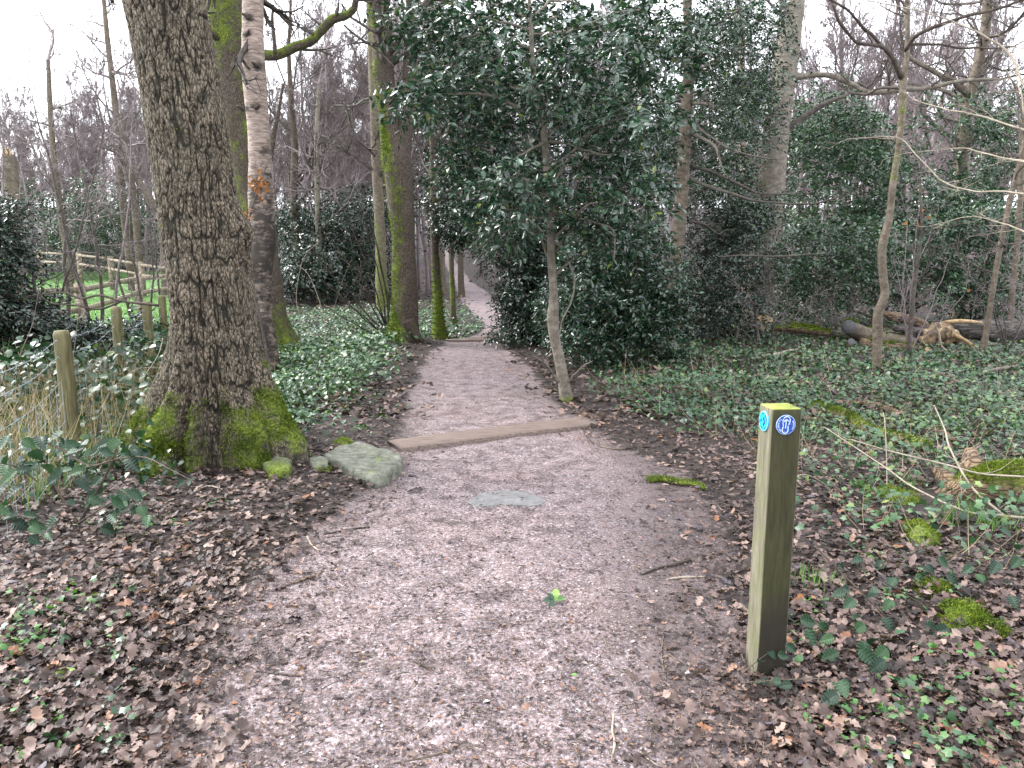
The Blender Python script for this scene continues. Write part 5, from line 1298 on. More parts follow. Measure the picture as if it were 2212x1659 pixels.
r_, C_, q_ = log_px('long_log', 'long dark barkless log running out past the right edge', [(2018, 702, 10), (2050, 706, 26), (2100, 712, 42), (2180, 718, 50), (2280, 722, 52), (2420, 724, 50)], [Yp+1.1]*6, 'dark_log_wood', 0, 'log', 20, .12, 5, 16)
log_px('lower_log', 'black shadowed log tucked under the long dark log', [(2090, 748, 20), (2160, 756, 30), (2260, 762, 34), (2400, 764, 34)], [Yp+.3]*4, 'dark_log_wood', 0, 'log', 16, .12, 5, 17)
log_px('timber_prop', 'orange brown prop leaning down from the root mass to the ivy', [(2062, 724, 9), (2085, 736, 9), (2106, 752, 8)], [Yp-.1]*3, 'fresh_wood', 0, 'branch', 8, .2, 8, 18)
log_px('cut_branch', 'short pinkish cut branch poking up out of the ivy by the thin sapling', [(1985, 772, 9), (1996, 762, 9), (2006, 752, 9)], [12.2, 12.3, 12.3], 'fresh_wood', 0, 'branch', 9, .1, 8, 19)
log_px('mossy_stump', 'crumbling orange stump beneath the big grey beech trunk', [(1632, 712, 30), (1640, 700, 34), (1655, 694, 24), (1668, 690, 10)], [15.6]*4, 'fresh_wood', .1, 'tree stump', 14, .4, 9, 20)
log_px('fallen_log', 'low mossy log stretching right from the crumbling orange stump', [(1655, 706, 18), (1690, 706, 20), (1745, 712, 20), (1790, 720, 14)], [15.7]*4, 'rotten_wood', .75, 'log', 14, .2, 8, 21, tufts=3000, tuft=.035)
for k, (lst, Ys, lab) in enumerate([
    ([(2260, 1122, 8), (2212, 1119, 7), (2150, 1112, 6), (2081, 1103, 5), (1972, 1052, 4), (1910, 1008, 3), (1783, 924, 2)], [4.1, 4.1, 4.1, 4.2, 4.5, 4.8, 5.4], 'longest pale arching twig sweeping left over the thick log'),
    ([(2260, 1036, 6), (2212, 1030, 5), (2117, 1023, 4), (2045, 1004, 4), (1925, 975, 3), (1840, 950, 2)], [4.3, 4.3, 4.4, 4.5, 4.8, 5], 'pale straight twig crossing above the thick log moss'),
    ([(2168, 1113, 6), (2099, 1052, 5), (2052, 968, 4), (2041, 928, 3), (2020, 880, 2)], [4.1, 4.3, 4.5, 4.7, 4.9], 'pale upright twig rising from the arching twig by the log')]):
    r_, C_, q_ = log_px('dead_twig', lab, lst, Ys, 'pale_twig', 0, 'twig', 7, .1, 20, 30+k)
    crown('side_twigs', C_, q_, r_, 'pale_twig', np.random.default_rng(k), 7, .2, .95, .22, ((2, .6, .6, 2),), .0012, up=.1, upb=0).__setitem__('kind', 'stuff')
log_px('fallen_log', 'mossy cracked log in front of the broken log, grass at its foot', [(1860, 742, 22), (1900, 750, 26), (1950, 756, 26), (1995, 758, 20)], [Yp-.5]*4, 'rotten_wood', .35, 'log', 16, .35, 7, 22, tufts=2500, tuft=.03)
log_px('split_log', 'dark red split log wedged under the splintered one', [(1930, 708, 12), (1965, 714, 18), (2000, 722, 16)], [Yp+.1]*3, 'dark_log_wood', 0, 'log', 12, .4, 8, 23)
log_px('bark_slab', 'yellowish bark slab lying on top of the long dark log', [(2040, 696, 7), (2080, 694, 9), (2120, 697, 6)], [Yp+.7]*3, 'fresh_wood', 0, 'bark', 9, .3, 8, 24)
log_px('forked_stick', 'bleached forked stick leaning on the root mass', [(2020, 700, 3), (2028, 720, 5), (2034, 748, 5), (2052, 762, 4)], [Yp-.9]*4, 'pale_twig', 0, 'stick', 7, .2, 8, 25)
# black branch over the left holly
r_, C_, q_ = log_px('dead_branch', 'black forked dead branch hanging across the green field behind the stakes', [(342, 660, 6), (300, 655, 6), (260, 650, 5), (215, 638, 5), (175, 645, 5), (135, 632, 4), (60, 640, 3), (0, 640, 2)], [8.2, 8.2, 8.2, 8.2, 8.2, 8.3, 8.5, 8.7], 'wet_twig', 0, 'branch', 7, .1, 12, 40)
P2, q2 = px_path([(262, 651, 5), (215, 668, 4), (165, 660, 4), (110, 655, 3), (90, 640, 2)], 8.2); add_limb('side_branch', P2, q2, 'wet_twig', r_, 6, .06, .1, 10, 3)

# sticks and single leaves on the path
r_, C_, q_ = log_px('mossy_stick', 'short thick stick coated with yellow green moss on the right of the path', [(1400, 1042, 13), (1430, 1040, 14), (1465, 1048, 16), (1500, 1052, 15), (1522, 1060, 9)], None, 'mossy_bark', .8, 'stick', 10, .3, 20, 50, tufts=1800, tuft=.010, step=.02)
for k, (lst, mat, lab) in enumerate([
    ([(1388, 1242, 4), (1420, 1230, 6), (1460, 1222, 7), (1492, 1212, 6)], 'wet_twig', 'dark wet stick lying left of the waymark post'),
    ([(1440, 1254, 4), (1475, 1250, 6), (1522, 1248, 4)], 'pale_twig', 'short yellowish stick just below the dark wet stick'),
    ([(606, 1272, 3), (650, 1256, 5), (700, 1236, 4)], 'rotten_wood', 'thin brown stick at the left side of the gravel below the oak'),
    ([(664, 1162, 5), (674, 1180, 5), (690, 1192, 4)], 'pale_twig', 'short pale bent stick on the gravel in front of the oak'),
    ([(892, 1428, 5), (918, 1442, 6), (940, 1446, 4)], 'wet_twig', 'small dark splinter in the centre left of the gravel'),
    ([(850, 1648, 3), (920, 1636, 5), (975, 1618, 5), (1008, 1598, 3)], 'tan_bark', 'curved brown twig at the bottom edge of the path'),
    ([(1325, 1542, 5), (1322, 1580, 6), (1328, 1610, 6), (1322, 1642, 4)], 'pale_twig', 'pale upright lying twig at the bottom right of the path'),
    ([(1434, 1368, 3), (1430, 1420, 4), (1440, 1472, 3)], 'tan_bark', 'long hair thin twig left of the post foot'),
    ([(1385, 1625, 4), (1400, 1640, 4), (1425, 1656, 3)], 'pale_twig', 'little pale twig at the bottom right corner of the gravel'),
    ([(-20, 1556, 9), (40, 1550, 11), (90, 1556, 11), (140, 1548, 9), (195, 1540, 6)], 'mossy_bark', 'crooked lichen covered stick in the leaves at the lower left'),
    ([(560, 1452, 3), (600, 1458, 4), (650, 1462, 3)], 'wet_twig', 'thin dark twig on the pale gravel at the lower left'),
    ([(1290, 955, 3), (1300, 966, 4), (1335, 972, 4), (1375, 966, 3)], 'tan_bark', 'hooked twig by the right end of the plank step'),
    ([(622, 1372, 4), (640, 1382, 4), (632, 1398, 3)], 'tan_bark', 'tiny hooked twig on the gravel at the left'),
    ([(1280, 960, 3), (1262, 930, 3), (1290, 905, 2)], 'wet_twig', 'thin twig curling up at the end of the plank step'),
    ([(1840, 1470, 8), (1870, 1448, 8), (1895, 1425, 7)], 'tan_bark', 'grey brown stick in the leaves right of the post foot'),
    ([(420, 1065, 5), (450, 1052, 4), (480, 1060, 4)], 'pale_twig', 'pale twig in the leaf litter right of the bramble'),
    ([(700, 1155, 3), (760, 1145, 4), (800, 1140, 3)], 'wet_twig', 'dark twig along the leaf edge below the flat rock')]):
    log_px('stick', lab, lst, None, mat, 0, 'stick', 8, .25, 30, 60+k, jit=.004, step=.015, bury=-.1)

def fallen_leaf(label, px, mat, size, rot, tpl=T_B, rnd=.6, cat='leaf', tilt=.2):
    p = gnd(*px); p[2] += .02; a = R(rot)
    o = leaf_obj('fallen_leaf', mat, [(tpl, p[None], np.array([[cos(a), sin(a), tilt]]), np.array([[.2, -.5, 1.]]), np.array([size]), np.array([rnd]))], loc=p); tag(o, label, cat)
fallen_leaf('pale green leaf standing out of the litter at the lower left', (125, 1476), 'fresh_leaf', .075, 70, rnd=1.0)
fallen_leaf('tiny bright green leaf low in the middle of the path', (1246, 1470), 'fresh_leaf', .022, 160, rnd=.5)
fallen_leaf('small brown leaf on the gravel at the bottom of the path', (1125, 1545), 'litter_leaf', .04, 40, T_OAK[1], .9)
fallen_leaf('pale green leaf in the litter right of the post foot', (1793, 1448), 'fresh_leaf', .035, 300, rnd=1.0)
fallen_leaf('white cream leaf in the litter at the lower right', (2125, 1462), 'litter_leaf', .085, 10, T_OAK[2], .90)
fallen_leaf('pointed orange leaf at the path edge below the post', (1697, 1613), 'litter_leaf', .035, 10, T_B, .95)
fallen_leaf('orange curled leaf standing right of the post', (1722, 1318), 'beech_leaf', .07, 60, T_OAK[3], .7)
fallen_leaf('rusty curled oak leaf in the lower left litter', (430, 1490), 'beech_leaf', .06, 120, T_OAK[4], .2)
def sprig():
    b = gnd(1197, 1305); root = thing('leaf_sprig', b, 'broken off sprig of green leaves lying on the middle of the gravel path', 'leaf sprig')
    up = np.array([0, 0, 1.]); c = b+up*.015
    V, F = tube(np.array([c, c+[.018, .03, .012], c+[.028, .075, .02]]), np.array([.0022, .002, .0016]), 6); mesh_obj('stem', V, F, MAT['straw'], root, fattr={'rnd': np.full(sum(len(f) for f in F), .6)})
    for a, L_, mt, rn, el in ((185, .055, 'bramble_leaf', .4, .05), (245, .055, 'bramble_leaf', .5, -.1), (75, .075, 'fresh_leaf', .75, .5), (140, .05, 'bramble_leaf', .3, .6), (20, .06, 'fresh_leaf', .3, .1), (50, .05, 'fresh_leaf', .8, .2)):
        t = R(a); leaf_obj('leaf', mt, [(T_H12, (c+[0, 0, .006])[None], np.array([[cos(t), sin(t), el]]), np.array([[.1, -.6, 1]]), np.array([L_]), np.array([rn]))], root)
sprig()
def moss_clump(label, outline, hgt, n, size=.012):
    O = np.array([gnd(*p) for p in outline]); m = O.mean(0); root = thing('moss_clump', m, label, 'moss')
    rng = np.random.default_rng(int(outline[0][0])); P = []
    o2 = O[:, :2]-m[:2]; 
    th = rng.uniform(0, 2*pi, n*2); ang = np.arctan2(o2[:, 1], o2[:, 0]); k = np.argsort(ang); rad = np.interp(th-pi, np.concatenate([[ang[k][-1]-2*pi], ang[k], [ang[k][0]+2*pi]]), np.concatenate([[np.linalg.norm(o2[k][-1])], np.linalg.norm(o2[k], axis=1), [np.linalg.norm(o2[k][0])]]))
    q = np.sqrt(rng.random(n*2)); x = m[0]+np.cos(th-pi)*rad*q; y = m[1]+np.sin(th-pi)*rad*q
    z = H(x, y)+hgt*np.sqrt(np.clip(1-q**2, 0, 1))*(.75+.5*fbm(x*20, y*20, 1, 3))
    P = np.stack([x, y, z], -1); N = nrm(np.stack([np.cos(th-pi)*q, np.sin(th-pi)*q, np.full(len(q), .8)], -1))
    # soft body beneath the fronds
    S = 30; V = []
    t2 = np.linspace(-pi, pi, S, endpoint=False); r2 = np.interp(t2, np.concatenate([[ang[k][-1]-2*pi], ang[k], [ang[k][0]+2*pi]]), np.concatenate([[np.linalg.norm(o2[k][-1])], np.linalg.norm(o2[k], axis=1), [np.linalg.norm(o2[k][0])]]))
    for qq in (.02, .4, .7, .9, 1.0):
        xx = m[0]+np.cos(t2)*r2*qq; yy = m[1]+np.sin(t2)*r2*qq; V.append(np.stack([xx, yy, H(xx, yy)-.01+hgt*.85*math.sqrt(max(0, 1-qq**2))], -1))
    mesh_obj('cushion', np.vstack(V), grid_faces(5, S)[:, ::-1], MAT['rock_stone'], root, pattr={'moss': np.ones(5*S)}, smooth=True)
    moss_tufts('fronds', P, N, np.ones(len(P)), n, root, size, 4)
moss_clump('bright yellow green moss cushion in the leaves right of the post', [(2038, 1350), (2060, 1312), (2090, 1305), (2125, 1330), (2110, 1368), (2070, 1380)], .07, 5000)
moss_clump('small round moss tuft just right of the bright moss cushion', [(2145, 1362), (2158, 1352), (2172, 1366), (2160, 1380)], .035, 1200)
moss_clump('low streak of yellow moss under the bramble leaves', [(1975, 1275), (2010, 1262), (2055, 1266), (2050, 1282), (1990, 1288)], .03, 2600)
moss_clump('green moss pad at the thin end of the thick log', [(1900, 1080), (1925, 1060), (1955, 1068), (1945, 1092)], .06, 2600)
moss_clump('moss tuft standing among thin stems below the thick log', [(1968, 1160), (1985, 1140), (2002, 1160), (1990, 1185)], .10, 2200)
moss_clump('pinch of bright moss beside the flat rock', [(690, 1014), (702, 1008), (712, 1014), (700, 1021)], .02, 500)
moss_clump('yellow moss at the back corner of the flat rock', [(722, 960), (740, 953), (760, 957), (742, 966)], .05, 900)

# ------------------------------------------------------------------ brambles
def leaf_parts(root, pts, Y, size, mat='bramble_leaf', seed=1, down=.3):
    """each bramble leaflet an object; pts (px,py[,scale])"""
    rng = np.random.default_rng(seed); metas = []
    for b in range(4):
        V, F = T_B; V = V.copy(); V[:, 2] += [.04, -.03, .06, 0][b]*np.sin(V[:, 0]*5+b); me = bpy.data.meshes.new('leaf'); me.from_pydata(V.tolist(), [], [tuple(f) for f in F.tolist()])
        me.attributes.new('rnd', 'FLOAT', 'FACE').data.foreach_set('value', np.full(len(F), [.2, .45, .6, .85][b], np.float32)); me.materials.append(MAT[mat]); metas.append(me)
    base = np.array(root.location)
    for k, p in enumerate(pts):
        Yk = Y+rng.uniform(-.12, .12); c = at(p[0], p[1], Yk); g = float(H(c[0], c[1]))
        while c[2] < g+.03 and Yk > 1.2: Yk -= .05; c = at(p[0], p[1], Yk); g = float(H(c[0], c[1]))
        s_ = size*(p[2] if len(p) > 2 else 1)*rng.uniform(.85, 1.15); a = rng.uniform(0, 2*pi)
        X = nrm(np.array([cos(a), sin(a)*.8, -down+rng.uniform(-.3, .2)])); n_ = nrm(np.array([rng.normal()*.3, -.75+rng.normal()*.3, .8])); Yv = nrm(np.cross(n_, X)); Z = np.cross(X, Yv)
        M = np.eye(4); M[:3, 0] = X*s_; M[:3, 1] = Yv*s_; M[:3, 2] = Z*s_; M[:3, 3] = c-X*s_*.5-base
        ob = bpy.data.objects.new('leaf', metas[int(rng.integers(4))]); COL.objects.link(ob); ob.parent = root; ob.matrix_basis = Matrix(M.tolist())
def bramble(label, canes, leaves, Y, size, seed, mat='wet_twig', base=None):
    b = gnd(*base) if base else gnd(canes[0][0][0], max(canes[0][0][1], 900)); root = thing('bramble', b, label, 'bramble')
    for k, c in enumerate(canes):
        Pq, rq = px_path([(x, y, w_) for x, y, w_ in c], Y); add_limb('cane', Pq, rq, mat if k % 2 == 0 else 'tan_bark', root, 6, .04, .05, 9, k)
    leaf_parts(root, leaves, Y, size, seed=seed)
c5 = lambda L: [(x*.3459, 878+y*.3459) for x, y in L]
bramble('bramble with large round glossy leaves arching over the litter before the oak', 
    [[(170, 1132, 8), (200, 1080, 7), (222, 1040, 6), (242, 998, 4), (250, 970, 3)], [(88, 950, 4), (140, 975, 5), (194, 1006, 5), (250, 992, 4), (311, 988, 4), (360, 1010, 3), (418, 1040, 2)], [(120, 1085, 4), (170, 1098, 5), (205, 1112, 3)], [(170, 1130, 4), (120, 1050, 4), (88, 960, 3)]],
    c5([(590, 275), (665, 290), (775, 305), (860, 300), (830, 360), (780, 262), (400, 242), (460, 240), (505, 235), (500, 300), (410, 350), (475, 405), (600, 465), (350, 285), (270, 330), (530, 440), (325, 460), (580, 385), (345, 180), (470, 270), (380, 200), (630, 520), (580, 560), (560, 600), (430, 290), (640, 235), (700, 240), (300, 380), (350, 420), (410, 470), (230, 300), (180, 230), (520, 480), (450, 330), (260, 220)]),
    4.05, .095, 5, base=(170, 1132))
bramble('bramble hanging to the litter left of the path with dark drooping leaves', 
    [[(170, 1130, 5), (215, 1100, 4), (250, 1082, 3)], [(240, 1045, 4), (285, 1075, 4), (315, 1105, 3)]],
    c5([(700, 640), (740, 600), (770, 560), (720, 570), (850, 550), (830, 650), (890, 655), (920, 710), (680, 768), (740, 650), (760, 620), (800, 600), (700, 690), (860, 570), (640, 610), (600, 590)]), 3.75, .085, 6, base=(250, 1130))
bramble('bramble trailing through the wire at the left edge with pale shiny leaves',
    [[(0, 1000, 4), (40, 1010, 4), (80, 1040, 3)], [(-20, 1110, 4), (60, 1118, 4), (120, 1140, 2)], [(20, 1130, 3), (80, 1165, 3), (110, 1190, 2)]],
    c5([(30, 395), (110, 350), (130, 395), (30, 460), (80, 530), (150, 580), (50, 690), (50, 660), (200, 675), (310, 730), (215, 835), (300, 805), (220, 765), (90, 700), (20, 600), (10, 520), (60, 430), (0, 650), (130, 740), (30, 330), (170, 360), (20, 220), (240, 740), (190, 380)]), 3.7, .085, 7, base=(40, 1190))
bramble('bramble spray with small leaves crossing the litter toward the mossy stone', [[(311, 988, 4), (350, 1000, 3), (420, 1035, 3)]],
    c5([(1080, 365), (1120, 360), (1020, 410), (985, 440), (1125, 480), (1180, 435), (1195, 460), (950, 330), (905, 265), (925, 240), (880, 165), (945, 100), (900, 300)]), 4.5, .075, 8, base=(360, 1010))
c8 = lambda L: [(1426.4+x*.3551, 1206.9+y*.3551) for x, y in L]
bramble('bramble with dark heart shaped leaves rising right of the post foot', 
    [[(1690, 1480, 3), (1760, 1455, 3), (1850, 1425, 3), (1930, 1405, 3), (2000, 1390, 2)], [(1990, 1430, 4), (1930, 1350, 4), (1840, 1260, 3), (1760, 1180, 3)], [(2212, 1400, 4), (2100, 1370, 4), (2000, 1310, 3), (1880, 1240, 3)], [(1570, 1500, 3), (1650, 1425, 3), (1720, 1340, 2)]],
    c8([(1210, 420), (1010, 490), (920, 485), (905, 380), (1005, 430), (1140, 190), (1150, 270), (1385, 280), (1390, 405), (1700, 440), (1660, 420), (1340, 580), (1320, 650), (1235, 560), (1265, 600), (1060, 800), (1030, 850), (1110, 785), (1380, 570), (1030, 590), (990, 590), (1290, 500), (1215, 380), (1080, 215), (1280, 210), (985, 250), (800, 365)]), 2.95, .072, 9, base=(1960, 1440))
bramble('small trailing bramble with little leaves touching the foot of the post',
    [[(1570, 1500, 2), (1610, 1450, 2), (1660, 1410, 2)], [(1600, 1475, 2), (1700, 1468, 2), (1800, 1465, 2)]],
    c8([(680, 580), (750, 590), (800, 545), (835, 605), (700, 745), (610, 620), (530, 755), (590, 750), (760, 770), (640, 745)]), 2.42, .045, 10, base=(1700, 1480))
bramble('bramble reaching over the litter at the right edge beside the moss cushion',
    [[(2212, 1330, 4), (2150, 1270, 4), (2060, 1240, 3), (1990, 1225, 2)], [(2212, 1240, 3), (2160, 1180, 3), (2100, 1150, 2)]],
    [(2195, 1215), (2150, 1225), (2120, 1250), (2090, 1230), (2060, 1255), (2180, 1260), (2200, 1180), (2130, 1190), (2175, 1150), (2010, 1230), (2040, 1215), (2190, 1300), (1990, 1250), (1960, 1225), (1900, 1220), (1850, 1210), (1870, 1235), (1925, 1260), (1820, 1225), (1840, 1180)], 3.35, .068, 11, base=(2212, 1340))

# ------------------------------------------------------------------ ground cover, litter, gravel: uncountable
def sample(n, Y0, Y1, kx0, kx1, pad, rng):
    """points over a wedge of ground; denser close by"""
    u = rng.random(n); y = (Y0**-.6 + u*(Y1**-.6-Y0**-.6))**(-1/.6)
    x = rng.uniform(kx0, kx1, n)*(y+pad); return x, y
OAKC = np.array([at(470, 996, 5.65)[0], 5.65])
def clear(x, y):
    k = (np.hypot(x-OAKC[0], y-OAKC[1]) > .52)
    k &= ~((x > 2.35) & (x < 4) & (y > 4.2) & (y < 4.75)); return k
def litter():
    rng = np.random.default_rng(100)
    def dens(x, y):
        pd = path_d(x, y); d = sst(.16, -.30, pd) + .22*sst(.55, .0, pd)
        d = d + .25*sst(.8, 1.3, x)*sst(3.6, 2.2, y)*0
        return d*(1-grass_m(x, y))
    parts = []
    x, y = sample(42000, 1.75, 7.5, -.80, .80, .3, rng); k = (rng.random(len(x)) < dens(x, y)) & clear(x, y); x, y = x[k], y[k]
    print('near litter', len(x))
    def mk(x, y, tpls, s0, s1, tilt):
        n = len(x); z = H(x, y)+.006+rng.random(n)**2*.030; g = rng.integers(0, len(tpls), n); out = []
        pos = np.stack([x, y, z], -1); a = rng.uniform(0, 2*pi, n); ax = np.stack([np.cos(a), np.sin(a), .25*rng.normal(size=n)], -1); up = nrm(np.array([0, 0, 1.])+tilt*rng.normal(size=(n, 3)))
        rn = np.clip(.46+.27*rng.normal(size=n)+.12*fbm(x*1.5, y*1.5, 2, 3), 0, 1); s_ = rng.uniform(s0, s1, n)
        for q in range(len(tpls)):
            m = g == q; out.append((tpls[q], pos[m], ax[m], up[m], s_[m], rn[m]))
        return out
    nr = np.hypot(x, y) < 3.9
    near = mk(x[nr], y[nr], T_OAK, .028, .072, .26); far = mk(x[~nr], y[~nr], T_OAKS, .035, .075, .30)
    xf, yf = sample(9000, 24, 62, -.75, .75, .3, rng); kk = rng.random(len(xf)) < dens(xf, yf); far += mk(xf[kk], yf[kk], T_OAKS[:3], .10, .22, .4)
    x, y = sample(16000, 7, 26, -.8, .8, .3, rng); k = rng.random(len(x)) < dens(x, y); x, y = x[k], y[k]
    far += mk(x, y, T_OAKS[:3], .07, .13, .4)
    ground = bpy.data.objects['ground']; left = 300; near2 = []
    for pt in near:
        near2.append(individual_leaves(pt, ground, 'litter_leaf', pt[0], 50, name='leaf', rnds=[.35, .5, .68, .85]))
    near = near2
    tag(leaf_obj('fallen_leaves', 'litter_leaf', near+far), 'carpet of brown oak leaf litter on both sides of the path', None, None, 'stuff')
    # crumbs of leaf and bark trodden into the path
    x, y = sample(44000, 1.7, 11, -.7, .75, .2, rng); pd = path_d(x, y); k = (pd > -.15) & (rng.random(len(x)) < .30+.75*sst(.6, .0, pd)+.3*sst(-.2, .6, fbm(x*1.3, y*1.3, 5, 3))); x, y = x[k], y[k]; n = len(x)
    pos = np.stack([x, y, H(x, y)+.004+.004*rng.random(n)], -1); a = rng.uniform(0, 2*pi, n)
    prt = (T_H4, pos, np.stack([np.cos(a), np.sin(a), .15*rng.normal(size=n)], -1), nrm(np.array([0, 0, 1.])+.25*rng.normal(size=(n, 3))), rng.uniform(.008, .030, n)*(1+.4*(rng.random(n) < .05)), np.clip(.46+.28*rng.normal(size=n), 0, .93))
    tag(leaf_obj('leaf_crumbs', 'litter_leaf', [prt]), 'crumbled leaf and bark fragments trodden into the gravel path', None, None, 'stuff')
    x, y = sample(26000, 1.6, 8, -.7, .75, .2, rng); pd = path_d(x, y); k = (pd > -.1) & (rng.random(len(x)) < .9); x, y = x[k], y[k]; n = len(x)
    octa = (np.array([[.5, 0, 0], [-.5, .05, 0], [0, .42, .05], [.05, -.4, 0], [.03, .02, .26], [0, 0, -.25]]), np.array([[0, 2, 4], [2, 1, 4], [1, 3, 4], [3, 0, 4]]))
    pos = np.stack([x, y, H(x, y)+.002], -1); a = rng.uniform(0, 2*pi, n); sz = .004+.012*rng.random(n)**3
    sz = np.where(rng.random(n) < .006, .02+.012*rng.random(n), sz)
    tag(leaf_obj('gravel', 'pebble', [(octa, pos, np.stack([np.cos(a), np.sin(a), .1*rng.normal(size=n)], -1), nrm(np.array([0, 0, 1.])+.2*rng.normal(size=(n, 3))), sz, rng.random(n))]), 'fine pinkish grey gravel scattered over the path', None, None, 'stuff')
    # little twigs everywhere
    x, y = sample(2600, 1.7, 12, -.8, .8, .3, rng); n = len(x); a = rng.uniform(0, 2*pi, n); L = rng.uniform(.02, .14, n)*np.where(path_d(x, y) > .1, .55, 1)
    A = np.stack([x, y, H(x, y)+.012], -1); M_ = A + np.stack([np.cos(a), np.sin(a), .06*rng.normal(size=n)], -1)*L[:, None]*.5; a2 = a+.5*rng.normal(size=n); B = M_+np.stack([np.cos(a2), np.sin(a2), .06*rng.normal(size=n)], -1)*L[:, None]*.5
    r0 = rng.uniform(.0012, .0032, n); V1 = prisms(A, M_, r0, r0*.9, 4); V2 = prisms(M_, B, r0*.9, r0*.5, 4)
    for nm, sel, mt, lab in (('small_twigs', slice(0, n//2), 'wet_twig', 'small dark twigs scattered through the litter'), ('small_twigs', slice(n//2, n), 'tan_bark', 'small tan twigs scattered through the litter')):
        V, F = merge([prisms(A[sel], M_[sel], r0[sel], r0[sel]*.9, 4), prisms(M_[sel], B[sel], r0[sel]*.9, r0[sel]*.5, 4)])
        tag(mesh_obj(nm, V, F, MAT[mt], pattr={'moss': np.zeros(len(V))}), lab, None, None, 'stuff')
litter()

def cover():
    rng = np.random.default_rng(200)
    def mk(x, y, hgt, size, tpl, lo=0.0, tilt=.5):
        n = len(x); m = np.clip(.55+.9*fbm(x*1.1, y*1.1, 6, 3), .05, 1.3)
        z = H(x, y)+.015+(lo+rng.random(n)*(1-lo))*hgt*m; a = rng.uniform(0, 2*pi, n)
        rn = np.clip(.45+.22*rng.normal(size=n)+.15*fbm(x*.9, y*.9, 3, 2), 0, 1)
        return (tpl, np.stack([x, y, z], -1), np.stack([np.cos(a), np.sin(a), -.25+.2*rng.normal(size=n)], -1), nrm(np.array([0, -.15, 1.])+tilt*rng.normal(size=(n, 3))), size*rng.uniform(.6, 1.3, n), rn)
    # right side ivy and bramble
    x, y = sample(52000, 3.2, 24, .02, .80, .5, rng); pd = path_d(x, y); pn = fbm(x*.8, y*.8, 12, 3)
    d = clear(x, y)*sst(-.35, -1.0, pd+.5*fbm(x*1.2, y*1.2, 2, 2))*(sst(5.0, 7.8, y+.35*(x-2.5))+.30*sst(3.4, 4.6, y)*sst(.9, 1.8, x)*sst(-.15, .35, pn))*sst(-.75, -.1, pn+.35*sst(6, 8, y))
    k = rng.random(len(x)) < d; x, y = x[k], y[k]; f = y > 9
    tag(leaf_obj('ivy', 'ivy_leaf', [mk(x[~f], y[~f], .26, .052, T_IVY, 0, .62), mk(x[f], y[f], .16, .062, T_W4, 0, .6)]), 'ivy and low bramble carpet under the trees right of the path', None, None, 'stuff')
    print('ivy right', len(x))
    # left side
    x, y = sample(42000, 6.2, 27, -.50, -.02, .3, rng); pd = path_d(x, y); pn = fbm(x*.8, y*.8, 15, 3)
    d = sst(-.25, -1.1, pd+.5*fbm(x*1.2, y*1.2, 2, 2))*sst(-.75, -.15, pn)*clear(x, y)*(1-grass_m(x, y))
    d = np.maximum(d, .9*(y > 14.8)*(pd < 0)*(y < 26)*(1-grass_m(x, y)))
    k = rng.random(len(x)) < d; x, y = x[k], y[k]; f = y > 10
    tag(leaf_obj('bramble_cover', 'ivy_leaf', [mk(x[~f], y[~f], .30, .050, T_W8), mk(x[f], y[f], .28, .075, T_W4)]), 'bramble and ivy carpet left of the path behind the oak', None, None, 'stuff')
    print('left', len(x))
    # thicket along the fence
    x = rng.uniform(-6.8, -2.6, 9000); y = rng.uniform(6.0, 11.0, 9000); k = (x < -.40*y) & (x > -.78*y) & clear(x, y); x, y = x[k], y[k]
    tag(leaf_obj('bramble_cover', 'bramble_leaf', [mk(x, y, .95, .072, T_W8, .1, .6)]), 'big leaved bramble thicket between the wire fence and the oak', None, None, 'stuff')
    x = rng.uniform(-5.2, -2.2, 1500); y = rng.uniform(4.3, 6.3, 1500); k = (x < -.47*y); x, y = x[k], y[k]
    tag(leaf_obj('bramble_cover', 'bramble_leaf', [mk(x, y, .40, .050, T_W8, .0, .6)]), 'sparse bramble leaves tangled round the nearest fence stake', None, None, 'stuff')
    # litter-edge seedlings: low bright green plants
    cs = [(70, 1392, 9), (100, 1330, 6), (20, 1400, 10), (45, 1300, 5), (210, 1050, 8), (360, 1130, 5), (300, 1150, 4), (1760, 1390, 8), (1800, 1560, 8), (1850, 1640, 8), (1960, 1500, 6), (1880, 1200, 7), (2150, 1500, 6), (2200, 1550, 9), (1740, 1300, 5), (2060, 1420, 7), (470, 1100, 4), (1900, 1540, 5), (20, 1640, 5), (70, 1560, 4), (2080, 1610, 5), (1940, 1300, 6), (2000, 1560, 5), (2180, 1460, 5), (15, 1500, 5), (170, 1300, 4), (1430, 890, 10), (1480, 930, 8), (880, 880, 5), (820, 900, 8), (780, 930, 7)]
    xs, ys = [], []
    for px, py, n in cs:
        g = gnd(px, py); xs += list(g[0]+.06*rng.normal(size=n*3)); ys += list(g[1]+.06*rng.normal(size=n*3))
    xs, ys = np.array(xs), np.array(ys)
    tag(leaf_obj('seedlings', 'fresh_leaf', [(lambda t: (T_IVY, t[1], t[2], t[3], t[4], t[5]*.35))(mk(xs, ys, .05, .030, T_IVY))]), 'small green seedlings sprouting through the leaf litter', None, None, 'stuff')
    x, y = sample(1500, 1.9, 5.5, .50, .80, .3, rng); k = (path_d(x, y) < -.1) & (rng.random(len(x)) < .55*sst(-.3, .3, fbm(x*1.7, y*1.7, 22, 2))); x, y = x[k], y[k]
    x2, y2 = sample(900, 2.1, 4.5, -.8, -.52, .2, rng); k = rng.random(len(x2)) < .5*sst(-.2, .35, fbm(x2*1.7, y2*1.7, 25, 2)); x = np.concatenate([x, x2[k]]); y = np.concatenate([y, y2[k]])
    tag(leaf_obj('seedlings', 'ivy_leaf', [mk(x, y, .07, .036, T_IVY)]), 'dark ivy leaves poking through the near leaf litter', None, None, 'stuff')
cover()

